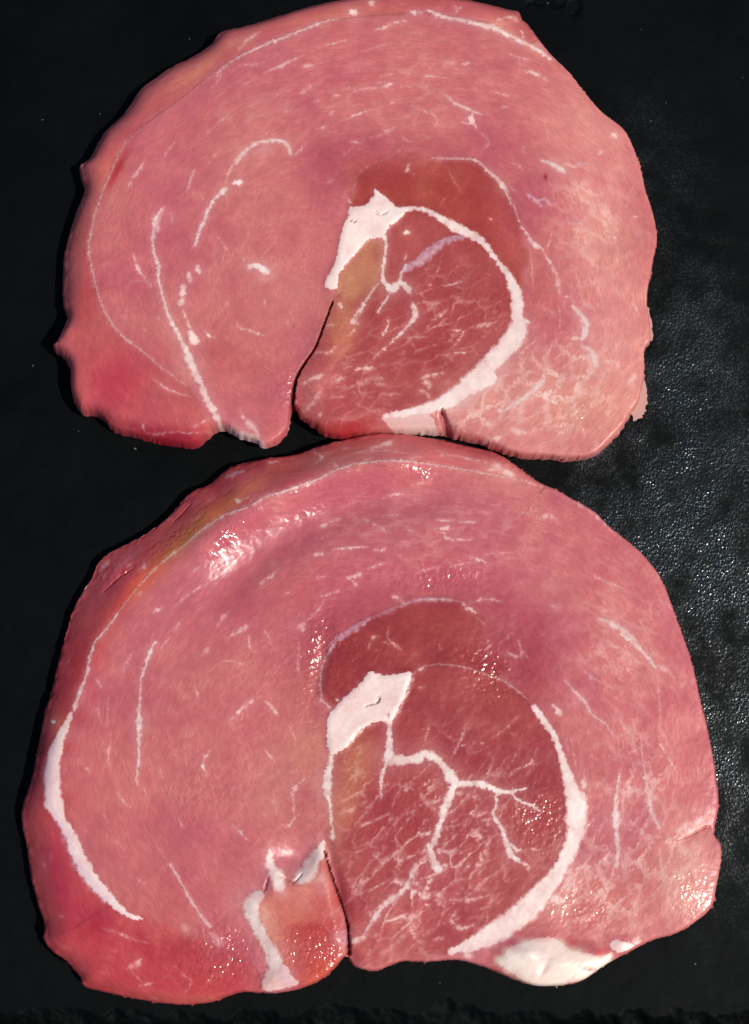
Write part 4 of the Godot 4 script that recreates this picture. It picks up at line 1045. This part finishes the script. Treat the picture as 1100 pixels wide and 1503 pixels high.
	v(11, [380, 612, 430, 590, 462, 582], 0.6); v(17, [270, 650, 310, 650, 352, 623], 0.6); v(13, [298, 660, 332, 692], 0.5); v(8, [130, 655, 182, 645], 0.45); v(11, [150, 745, 252, 708], 0.58); v(7, [68, 892, 90, 860, 150, 800, 182, 740], 0.52); v(26, [60, 868, 80, 880], 0.6, 0.5); v(13, [690, 385, 740, 390, 782, 385], 0.62); v(13, [745, 390, 745, 420, 678, 428], 0.66); v(11, [688, 440, 730, 450, 740, 470, 800, 478, 872, 475], 0.62); v(13, [790, 395, 892, 395], 0.56)
	v(11, [560, 437, 592, 437], 0.6); v(13, [820, 560, 880, 565, 942, 592], 0.58); v(6, [890, 555, 960, 540, 1082, 535], 0.42); v(9, [750, 602, 852, 580], 0.52); v(7, [590, 640, 640, 615, 732, 600], 0.52); v(8, [935, 315, 992, 318], 0.4); v(10, [0, 725, 20, 722], 0.4); v(8, [200, 460, 120, 470], 0.3)
	strand(S.lavender, [8, 14, 16, 14, 18, 16, 12], [290, 890, 370, 845, 450, 815, 530, 780, 600, 755, 680, 750, 760, 752], 0.4, 0.3, new_part("silver_skin")); v(10, [530, 780, 600, 755, 680, 750, 760, 752, 810, 770], 0.6); v(13, [488, 735, 530, 750, 547, 772], 0.6); v(16, [808, 765, 850, 795, 882, 812], 0.72); v(9, [838, 772, 890, 755, 940, 750, 1002, 765], 0.66); v(6, [850, 800, 880, 835, 922, 872], 0.42)
	frame(700, 660, 3.143)
	v(20, [278, 322, 330, 300, 382, 332], 0.5, 0.5); v(10, [508, 560, 580, 600, 640, 625, 692, 652], 0.62); v(7, [700, 660, 760, 690, 812, 722], 0.42); V([10, 24, 26, 20, 16], [565, 778, 620, 800, 670, 830, 720, 870, 772, 945], 0.62, 0.4); v(60, [320, 610, 360, 640], 0.2, 0.9); v(26, [340, 722, 382, 720], 0.42, 0.6); v(32, [688, 520, 722, 540], 0.25, 0.8); v(8, [380, 200, 470, 250, 560, 310, 640, 390], 0.6, 0.4); v(50, [1050, 0, 1051, 0], 0.0)
	frame(30, 900, 3.4375)
	V([10, 14, 14, 14, 16, 18, 18], [490, 0, 430, 80, 370, 150, 345, 230, 330, 310, 290, 410, 265, 490], 0.78, 0.2, "silver_skin")
	number = new_part("fat_edge", "white strip of fat along the left edge")
	strand(S.fat, [22, 36, 54, 70, 75, 70, 60], [255, 505, 230, 562, 192, 642, 165, 732, 155, 820, 164, 920, 190, 1010], 0.9, 0.1, number, 0.4)
	lav(40, [180, 640, 140, 730, 130, 830, 145, 930, 165, 1000], 0.5, 0.4)
	V([10, 17, 15, 9, 11, 18, 30, 20, 14, 16, 11, 6], [682, 148, 650, 200, 630, 270, 610, 330, 605, 420, 600, 490, 600, 550, 600, 600, 598, 680, 598, 740, 590, 800, 590, 862], 0.78, 0.2); v(6, [620, 860, 640, 942], 0.42); v(15, [370, 320, 395, 350, 406, 382], 0.46, 0.5); v(6, [445, 400, 440, 500, 440, 572], 0.42); v(8, [380, 470, 410, 550, 442, 572], 0.46); v(11, [462, 638, 445, 700, 446, 782], 0.5); v(13, [490, 898, 510, 940, 562, 982], 0.52)
	v(9, [757, 118, 720, 160, 698, 182], 0.72); v(13, [802, 38, 770, 102], 0.5); v(9, [572, 188, 540, 240, 513, 302], 0.6); v(11, [952, 168, 918, 202], 0.5); v(9, [1050, 127, 1100, 90], 0.6); v(13, [320, 758, 352, 812], 0.42); v(9, [890, 388, 902, 442], 0.5); v(7, [700, 758, 722, 842], 0.42); v(6, [830, 648, 842, 802], 0.42); v(18, [140, 530, 152, 545, 170, 540], 0.8, 0.3)
	frame(30, 1170, 3.4375)
	strand(S.fat, [60, 42, 46, 58, 60, 52, 46, 40, 26, 10], [150, 30, 200, 110, 250, 190, 275, 260, 312, 330, 352, 400, 412, 470, 480, 540, 540, 590, 612, 612], 0.92, 0.1, number, 0.5)
	lav(40, [140, 30, 240, 210, 260, 290, 320, 380, 400, 480, 480, 560], 0.5, 0.4)
	V([8, 8, 10, 17, 10], [758, 338, 800, 410, 860, 520, 930, 620, 962, 652], 0.66, 0.2); v(9, [400, 658, 500, 690, 580, 720, 652, 737], 0.52); v(24, [540, 862, 580, 840, 612, 818], 0.6, 0.4); v(9, [590, 952, 682, 935], 0.52); v(6, [550, 870, 622, 942], 0.42); v(7, [790, 878, 860, 930, 828, 992], 0.42); v(6, [690, 238, 742, 322], 0.42); v(11, [480, 218, 512, 252], 0.36); v(11, [588, 408, 642, 442], 0.36)
	v(7, [418, 78, 442, 132], 0.4); v(9, [800, 108, 822, 152], 0.42); v(32, [958, 680, 1012, 742], 0.5, 0.6); v(32, [820, 640, 850, 702], 0.4, 0.7); v(20, [100, 340, 120, 345], 0.6, 0.5); v(12, [150, 280, 145, 340], 0.25, 0.8); v(8, [180, 600, 220, 605], 0.5); v(7, [280, 600, 320, 640], 0.3); v(14, [650, 1020, 680, 1020], 0.5)
	frame(780, 930, 3.793)
	V([14, 20, 16, 18, 16], [500, 0, 580, 60, 640, 120, 672, 160, 684, 185], 0.72, 0.3); v([16, 26, 10], [682, 182, 740, 190, 802, 252], 0.5, 0.5); v(9, [690, 200, 710, 320, 716, 470, 705, 562], 0.5); lav(14, [290, 198, 340, 240, 392, 272], 0.6); V([8, 20, 18, 13, 9, 6], [188, 258, 250, 330, 300, 380, 340, 450, 420, 510, 462, 582], 0.62, 0.35); v(6, [420, 310, 480, 360, 570, 400, 586, 432], 0.42)
	v(11, [705, 560, 715, 610, 740, 650, 770, 700, 812, 782], 0.6, 0.4); V([5, 6, 11, 18, 26, 20], [610, 560, 612, 640, 632, 780, 650, 900, 668, 985, 710, 1082], 0.62, 0.35); v(9, [660, 1000, 618, 1122], 0.55); v(13, [538, 672, 602, 628], 0.5, 0.4); v(28, [546, 868, 540, 932], 0.6, 0.4); v(22, [602, 878, 590, 912], 0.46, 0.4)
	V([12, 10, 20, 28, 40, 26, 22, 22, 16], [490, 780, 475, 870, 466, 955, 470, 985, 470, 1030, 472, 1085, 476, 1138, 480, 1220, 470, 1300], 0.75, 0.3); v(9, [480, 1020, 512, 978], 0.6); v(11, [920, 718, 936, 792], 0.5); v(28, [882, 1040, 800, 1112], 0.55, 0.5); v(18, [982, 1000, 878, 1062], 0.5, 0.5); v(7, [308, 520, 322, 562], 0.5); v(28, [290, 778, 292, 862], 0.72, 0.4); v(11, [338, 1072, 352, 1048], 0.6); v(7, [380, 1112, 392, 1058], 0.55)
	v(6, [215, 560, 240, 700, 250, 780], 0.45); v(6, [180, 560, 215, 680], 0.35); v(20, [430, 690, 460, 700], 0.3, 0.8)
	frame(820, 1160, 3.929)
	v([14, 14, 14], [335, 280, 340, 380, 300, 512], 0.65); v(11, [340, 150, 372, 108], 0.6); v(13, [188, 452, 240, 410, 302, 348], 0.6); v(9, [118, 462, 190, 450], 0.5); v(13, [510, 160, 470, 270, 438, 372], 0.56); v(22, [402, 0, 405, 62], 0.5, 0.4); v(11, [188, 192, 207, 158], 0.5); v(7, [240, 232, 252, 178], 0.5); v(28, [672, 265, 740, 230, 802, 180, 882, 100], 0.58, 0.5); v(11, [590, 310, 640, 280, 682, 258], 0.6)
	v(13, [490, 388, 502, 482], 0.5, 0.5); v(13, [580, 330, 592, 492], 0.6, 0.5); v(12, [450, 690, 540, 600, 610, 520], 0.4, 0.5); v(24, [410, 430, 430, 410], 0.5); v(90, [690, 480, 660, 600, 720, 640], 0.22, 1.0); v(60, [780, 420, 860, 460], 0.22, 1.0); v(14, [260, 560, 300, 500], 0.5, 0.5); v(12, [700, 260, 790, 210], 0.4)  # the two widest strokes paint a pale sheen, not fat
	groove(8, [700, 280, 780, 250, 860, 210, 900, 250], 0.1)
	# fine marbling
	frame(0, 0, 1)
	streaks(44, 620, 780, 280, 80, 2.2, 16, 0.36); streaks(38, 240, 1050, 120, 200, 1.8, 14, 0.3); streaks(33, 390, 1100, 80, 160, 1.8, 12, 0.34, -65.0); streaks(38, 920, 950, 110, 160, 2.2, 14, 0.34); streaks(27, 920, 1150, 80, 120, 2.4, 18, 0.42, 80.0); streaks(49, 880, 1320, 130, 60, 2.8, 12, 0.45, -25.0)
	streaks(16, 300, 740, 120, 16, 3.0, 18, 0.6, -33.0); streaks(16, 170, 850, 60, 30, 3.0, 16, 0.6, -50.0); streaks(13, 90, 1050, 24, 100, 2.4, 14, 0.4, -70.0); streaks(22, 560, 668, 180, 16, 3.0, 16, 0.6, 0.0)
	for k in 14:
		var a := S.rng.randf_range(0.0, 1.0)
		var px := lerpf(360.0, 130.0, a) + S.rng.randf_range(-16, 16); var py := lerpf(700.0, 870.0, a) + S.rng.randf_range(-12, 12)
		groove(S.rng.randf_range(1.2, 2.4), [px + 10, py - 8, px + S.rng.randf_range(-3, 3), py, px - 10, py + 9], S.rng.randf_range(0.04, 0.14), 0.8)
	streaks(33, 200, 1405, 120, 50, 2.0, 18, 0.3, 24.0); streaks(33, 340, 1400, 60, 50, 2.0, 12, 0.45, 60.0)
	streaks(60, 640, 1150, 150, 130, 1.7, 10, 0.42, -58.0); streaks(49, 600, 1330, 110, 70, 2.6, 16, 0.48, -32.0); streaks(22, 300, 1330, 100, 80, 1.8, 14, 0.3, 55.0); streaks(22, 590, 930, 110, 40, 1.6, 9, 0.34); streaks(22, 180, 1400, 110, 50, 1.8, 12, 0.25, 20.0); streaks(22, 520, 1180, 30, 90, 1.8, 12, 0.4, -60.0)

	var root := thing("meat_slice", "larger lower slice of raw pink meat with a cream lump of fat on its edge", "meat slice", 550, 1060)
	var material := meat_material(2)
	build_slice(root, [
		566, 636, 36, 5, 631, 643, 34, 5, 685, 655, 32, 5, 735, 670, 28, 5, 784, 703, 18, 5, 814, 718, 12, 5, 838, 732, 10, 5, 871, 751, 10, 5, 893, 773, 10, 5, 936, 808, 10, 5, 969, 849, 10, 5, 991, 904, 10, 5, 1015, 975, 10, 5, 1029, 1035, 10, 5, 1041, 1085, 10, 5, 1050, 1140, 10, 5, 1054, 1179, 11, 5, 1048, 1222, 12, 5, 1056, 1237, 12, 5, 1058, 1258, 13, 5, 1051, 1300, 16, 5, 1039, 1335, 18, 4, 996, 1367, 16, 4, 954, 1381, 14, 4, 917, 1400, 14, 4, 884, 1418, 16, 4, 856, 1436, 18, 3, 832, 1444, 18, 3, 786, 1446, 18, 3, 750, 1436, 16, 3, 722, 1424, 14, 3, 674, 1409, 12, 3, 631, 1411, 12, 3, 588, 1411, 12, 3, 552, 1424, 14, 3, 521, 1418, 12, 3, 509, 1404, 10, 3, 500, 1412, 14, 3, 479, 1433, 16, 3, 443, 1450, 16, 3, 411, 1456, 14, 3, 384, 1457, 14, 3, 360, 1456, 16, 3, 338, 1461, 18, 2, 311, 1470, 20, 2, 265, 1474, 24, 2, 215, 1468, 26, 2.2, 170, 1459, 30, 2.2, 127, 1448, 30, 2.2, 118, 1432, 30, 2.2, 95, 1409, 34, 3.6, 79, 1398, 36, 3.6, 64, 1378, 36, 3.6, 66, 1358, 40, 3.6, 56, 1327, 44, 3.6, 47, 1291, 46, 3.6, 40, 1245, 46, 3.6, 32, 1195, 46, 3.6, 46, 1145, 36, 3.6, 56, 1105, 30, 2.2, 66, 1045, 44, 3.6, 75, 1018, 48, 3.6, 85, 975, 52, 3.6, 96, 936, 56, 3.6, 107, 898, 60, 3.6, 121, 871, 62, 3.6, 136, 847, 64, 3.6, 144, 828, 64, 3.6, 162, 811, 62, 3.6, 205, 789, 60, 3.6, 238, 767, 58, 3.6, 260, 745, 56, 3.6, 279, 724, 56, 3.6, 309, 710, 52, 3.6, 326, 695, 50, 3.6, 347, 683, 46, 3.6, 391, 674, 44, 3, 435, 667, 42, 4, 467, 656, 42, 4, 511, 644, 40, 5], material, 43)
	var skin := membrane_material()
	frame(30, 1170, 3.4375)
	membrane(root, [170, 640, 200, 700, 240, 760, 260, 830], [112, 660, 118, 740, 165, 800, 215, 832], 0.003, 0.006, skin)

func thing(called: String, label: String, category: String, px: float, py: float) -> Node3D:
	var o := Node3D.new()
	o.name = numbered(called, self)
	add_child(o)
	var p := measured(px, py, 0.0)
	o.position = Vector3(p.x, 0, p.y)
	o.set_meta("label", label); o.set_meta("category", category); o.set_meta("group", "slices of raw meat on the slate")
	return o

func membrane_material() -> StandardMaterial3D:
	var m := StandardMaterial3D.new()
	m.albedo_color = Color(0.90, 0.68, 0.64, 0.72)
	m.transparency = BaseMaterial3D.TRANSPARENCY_ALPHA
	m.roughness = 0.32
	m.metallic_specular = 0.5
	return m

# ---------------------------------------------------------------- the slate
func slate_board() -> void:
	var x0 := -0.175; var x1 := 0.165; var z0 := -0.205
	var zed := measured(550, 1509, 0.0).y
	var step := 0.0006
	var W := int((x1 - x0) / step) + 1; var H := int((zed - z0) / step) + 1
	var layer := FastNoiseLite.new(); layer.seed = 5; layer.frequency = 22.0; layer.fractal_octaves = 4
	var chip := FastNoiseLite.new(); chip.seed = 8; chip.frequency = 90.0; chip.fractal_octaves = 4
	var fine := FastNoiseLite.new(); fine.seed = 9; fine.frequency = 420.0; fine.fractal_octaves = 3
	var pv := PackedVector3Array(); var uv := PackedVector2Array(); var nv := PackedVector3Array(); var ix := PackedInt32Array()
	var chips := []
	for c in [[800, -2, 40, 16], [842, 8, 16, 20]]:
		var p := measured(c[0], c[1], 0.0)
		chips.append([p, c[2] * 0.0002, c[3] * 0.0002])
	pv.resize(W * H); uv.resize(W * H); nv.resize(W * H)
	for y in H:
		for x in W:
			var px := x0 + x * step; var pz := z0 + y * step
			var n := layer.get_noise_2d(px, pz)
			var terrace := floorf(n * 4.0) / 4.0
			var hh := terrace * 0.00012 + n * 0.00010 - 0.00025
			var rough := slate_roughness(px, pz)
			hh += fine.get_noise_2d(px, pz) * (0.00002 + 0.00004 * rough)
			for c in chips:
				var q: Vector2 = (Vector2(px, pz) - c[0]) / Vector2(c[1], c[2])
				var e := q.length() + chip.get_noise_2d(px * 2.0, pz * 2.0) * 0.6
				if e < 1.0:
					hh -= 0.0006 * (1.0 - smooth(0.6, 1.0, e))
			var far := minf(zed - pz, minf(px - x0, minf(x1 - px, pz - z0)))
			var cn := chip.get_noise_2d(px, pz)
			var bite := 0.0022 + 0.0026 * chip.get_noise_2d(px * 0.7, 3.0 + (0.0 if zed - pz < 0.02 else 9.0))
			if far < bite * 2.0:
				var t := clampf(1.0 - far / (bite * 2.0), 0.0, 1.0)
				hh -= (floorf((t * 1.4 + cn * 0.8) * 5.0) / 5.0 * 0.0016 + 0.0008 * t) if t + cn * 0.5 > 0.12 else 0.0
			pv[y * W + x] = Vector3(px, minf(hh, 0.0), pz)
			uv[y * W + x] = Vector2((px - x0) / (x1 - x0), (pz - z0) / (zed - z0))
	for y in H:
		for x in W:
			var a := pv[y * W + maxi(x - 1, 0)]; var b := pv[y * W + mini(x + 1, W - 1)]
			var c := pv[maxi(y - 1, 0) * W + x]; var d := pv[mini(y + 1, H - 1) * W + x]
			nv[y * W + x] = (d - c).cross(b - a).normalized()
	for y in H - 1:
		for x in W - 1:
			var i := y * W + x
			ix.append_array([i, i + 1, i + W, i + 1, i + W + 1, i + W])
	var m := slate_material(x0, x1, z0, zed)
	var root := Node3D.new(); root.name = "slate_board"; add_child(root)
	root.set_meta("label", "black slate serving board with a chipped edge under both meat slices"); root.set_meta("category", "serving board")
	commit(root, "top_face", pv, nv, uv, ix, m, "")
	# the broken sides
	pv = PackedVector3Array(); uv = PackedVector2Array(); nv = PackedVector3Array(); ix = PackedInt32Array()
	var loop := []
	for x in W: loop.append([x, H - 1])
	for y in range(H - 2, -1, -1): loop.append([W - 1, y])
	for x in range(W - 2, -1, -1): loop.append([x, 0])
	for y in range(1, H - 1): loop.append([0, y])
	var top := m
	for p in loop:
		var a := Vector3(x0 + p[0] * step, 0, z0 + p[1] * step)
		var out := Vector3(-1 if p[0] == 0 else (1 if p[0] == W - 1 else 0), 0, -1 if p[1] == 0 else (1 if p[1] == H - 1 else 0)).normalized()
		for ring in 4:
			var yy: float = [-0.0022, -0.0035, -0.005, -0.0065][ring]
			var o := a + out * (0.0005 * chip.get_noise_3d(a.x, yy * 3.0, a.z) if ring else 0.0)
			o.y = yy if ring else -0.0016
			pv.append(o); nv.append((out + Vector3(0, 0.2 * chip.get_noise_3d(a.x * 2.0, yy * 9.0, a.z * 2.0), 0)).normalized()); uv.append(Vector2((a.x - x0) / (x1 - x0), (a.z - z0) / (zed - z0)))
	for k in loop.size():
		for ring in 3:
			var a := k * 4 + ring; var b := ((k + 1) % loop.size()) * 4 + ring
			ix.append_array([a, b, a + 1, b, b + 1, a + 1])
	commit(root, "broken_edge", pv, nv, uv, ix, top, "")

var rough_spots := []
func slate_roughness(x: float, z: float) -> float:
	var k := 0.0
	for s in rough_spots:
		var q: Vector2 = (Vector2(x, z) - s[0]) / s[1]
		k += exp(-q.length_squared()) * s[2]
	return minf(k, 1.0)

func slate_material(x0: float, x1: float, z0: float, z1: float) -> StandardMaterial3D:
	var w := 1360; var h := int(1360 * (z1 - z0) / (x1 - x0))
	var grains := FastNoiseLite.new(); grains.seed = 31; grains.noise_type = FastNoiseLite.TYPE_SIMPLEX_SMOOTH; grains.frequency = 0.36; grains.fractal_octaves = 3
	var gi := grains.get_image(w, h * 2 / 3)
	gi.resize(w, h, Image.INTERPOLATE_CUBIC)
	var ga := gi.get_data()
	var lines := FastNoiseLite.new(); lines.seed = 32; lines.frequency = 0.02; lines.fractal_octaves = 4
	var li := lines.get_image(w, h).get_data()
	var broad := FastNoiseLite.new(); broad.seed = 33; broad.frequency = 0.006; broad.fractal_octaves = 4
	var br := broad.get_image(w, h).get_data()
	# scratches run across: noise drawn narrow and pulled wide
	var pulled := FastNoiseLite.new(); pulled.seed = 34; pulled.frequency = 0.25; pulled.fractal_octaves = 3
	var pi := pulled.get_image(w / 14, h)
	pi.resize(w, h, Image.INTERPOLATE_CUBIC)
	var pu := pi.get_data()
	var cw := w / 8; var ch := h / 8
	var ri := Image.create_empty(cw, ch, false, Image.FORMAT_RF)
	for y in ch:
		for x in cw:
			var k := slate_roughness(x0 + (x + 0.5) / cw * (x1 - x0), z0 + (y + 0.5) / ch * (z1 - z0))
			ri.set_pixel(x, y, Color(k, k, k))
	ri.resize(w, h, Image.INTERPOLATE_CUBIC)
	var rg := ri.get_data().to_float32_array()
	var n := w * h
	var col := PackedByteArray(); col.resize(n * 3)
	var rel := PackedFloat32Array(); rel.resize(n)
	var rou := PackedByteArray(); rou.resize(n)
	var met := PackedByteArray(); met.resize(n)
	var grit := RandomNumberGenerator.new(); grit.seed = 55
	for i in n:
		var g := ga[i] / 127.5 - 1.0; var l := li[i] / 127.5 - 1.0; var b := br[i] / 127.5 - 1.0; var p := pu[i] / 127.5 - 1.0
		var k := rg[i] * clampf(0.85 + 0.7 * b + 0.7 * l, 0.15, 1.3)
		var speck := smooth(0.12, 0.45, g + 0.3 * l)
		var t := 10.0 + 3.5 * b + 2.0 * l + 1.0 * p + 12.0 * k
		col[i * 3] = clampi(int(t * 0.75 + 0.5), 0, 255); col[i * 3 + 1] = clampi(int(t * 1.15 + 0.5), 0, 255); col[i * 3 + 2] = clampi(int(t * 1.25 + 0.5), 0, 255)
		rel[i] = 0.5 + l * 0.06 + p * 0.012 + g * (0.004 + 0.12 * k) + (grit.randf() - 0.5) * (0.006 + 0.17 * k)
		rou[i] = clampi(int(255.0 * (0.66 - 0.2 * k - 0.36 * minf(k, 1.0) * speck + 0.08 * b)), 30, 255)
		met[i] = clampi(int(255.0 * (0.93 - 0.14 * k - 0.90 * minf(k * 1.4, 1.0) * speck)), 0, 240)
	# stray crumbs of stone and dried drops
	var rng := RandomNumberGenerator.new(); rng.seed = 77
	for k in 130:
		var px := rng.randi_range(3, w - 4); var py := rng.randi_range(3, h - 4)
		var tone := rng.randi_range(45, 150)
		for q in rng.randi_range(1, 4):
			var i := (py + rng.randi_range(-1, 1)) * w + px + rng.randi_range(-1, 1)
			col[i * 3] = tone; col[i * 3 + 1] = tone; col[i * 3 + 2] = tone; met[i] = 0; rel[i] += 0.1
	var m := StandardMaterial3D.new()
	m.albedo_texture = ImageTexture.create_from_image(Image.create_from_data(w, h, false, Image.FORMAT_RGB8, col))
	m.roughness_texture = ImageTexture.create_from_image(Image.create_from_data(w, h, false, Image.FORMAT_L8, rou))
	m.roughness = 1.0
	m.metallic = 1.0
	m.metallic_texture = ImageTexture.create_from_image(Image.create_from_data(w, h, false, Image.FORMAT_L8, met))
	m.metallic_specular = 0.72
	m.heightmap_enabled = true
	m.heightmap_texture = ImageTexture.create_from_image(Image.create_from_data(w, h, false, Image.FORMAT_RF, rel.to_byte_array()))
	m.heightmap_scale = 0.1
	m.texture_repeat = false
	return m

func _ready() -> void:
	# camera
	half_tan = HALF_HEIGHT / CAMERA_DISTANCE
	var tilt := deg_to_rad(CAMERA_TILT)
	eye_at = Vector3(0, CAMERA_DISTANCE * cos(tilt), CAMERA_DISTANCE * sin(tilt))
	var back := eye_at.normalized()
	eye_basis = Basis(Vector3.RIGHT, back.cross(Vector3.RIGHT), back)
	var camera := Camera3D.new()
	camera.name = "camera"
	camera.transform = Transform3D(eye_basis, eye_at)
	camera.fov = rad_to_deg(2.0 * atan(half_tan))
	camera.near = 0.01; camera.far = 100.0
	add_child(camera)
	camera.current = true
	# sky, sun, exposure
	var sky := ProceduralSkyMaterial.new()
	sky.sky_top_color = Color(0.36, 0.48, 0.66); sky.sky_horizon_color = Color(0.72, 0.78, 0.84); sky.sky_curve = 0.15
	sky.ground_bottom_color = Color(0.16, 0.15, 0.14); sky.ground_horizon_color = Color(0.4, 0.4, 0.4)
	sky.energy_multiplier = 0.65
	var env := Environment.new()
	env.background_mode = Environment.BG_SKY
	env.sky = Sky.new(); env.sky.sky_material = sky
	env.tonemap_mode = Environment.TONE_MAPPER_LINEAR
	env.tonemap_exposure = EXPOSURE
	env.sdfgi_enabled = true; env.ssao_enabled = true; env.ssil_enabled = true
	var world := WorldEnvironment.new(); world.name = "world"; world.environment = env
	add_child(world)
	var sun := DirectionalLight3D.new(); sun.name = "sun"
	sun.light_energy = 1.2; sun.light_color = Color(1.0, 0.965, 0.91); sun.light_angular_distance = 0.6; sun.shadow_enabled = true
	add_child(sun)
	sun.look_at_from_position(Vector3(0.70, 1.05, 0.36), Vector3.ZERO, Vector3.UP)
	# setting
	var table := MeshInstance3D.new(); table.name = "table_top"
	var slab := BoxMesh.new(); slab.size = Vector3(1.4, 0.03, 1.2); table.mesh = slab
	table.position = Vector3(0, -0.0066 - 0.015, 0.05)
	var tm := StandardMaterial3D.new(); tm.albedo_color = Color(0.2, 0.155, 0.12); tm.roughness = 0.7
	var tn := FastNoiseLite.new(); tn.seed = 3; tn.frequency = 0.03; tn.fractal_octaves = 4
	var ti := tn.get_seamless_image(512, 512)
	tm.roughness_texture = ImageTexture.create_from_image(ti)
	tm.uv1_triplanar = true; tm.uv1_scale = Vector3(1.2, 1.2, 1.2)
	slab.material = tm
	table.set_meta("kind", "structure")
	add_child(table)
	for s in [[1010, 760, 150, 200, 1.0], [1060, 1050, 70, 170, 1.0], [930, 260, 80, 100, 0.3], [1000, 500, 70, 140, 0.6], [900, 720, 60, 60, 0.6]]:
		rough_spots.append([measured(s[0], s[1], 0.0), Vector2(s[2], s[3]) * 0.0002, s[4]])
	slate_board()
	upper_slice()
	lower_slice()
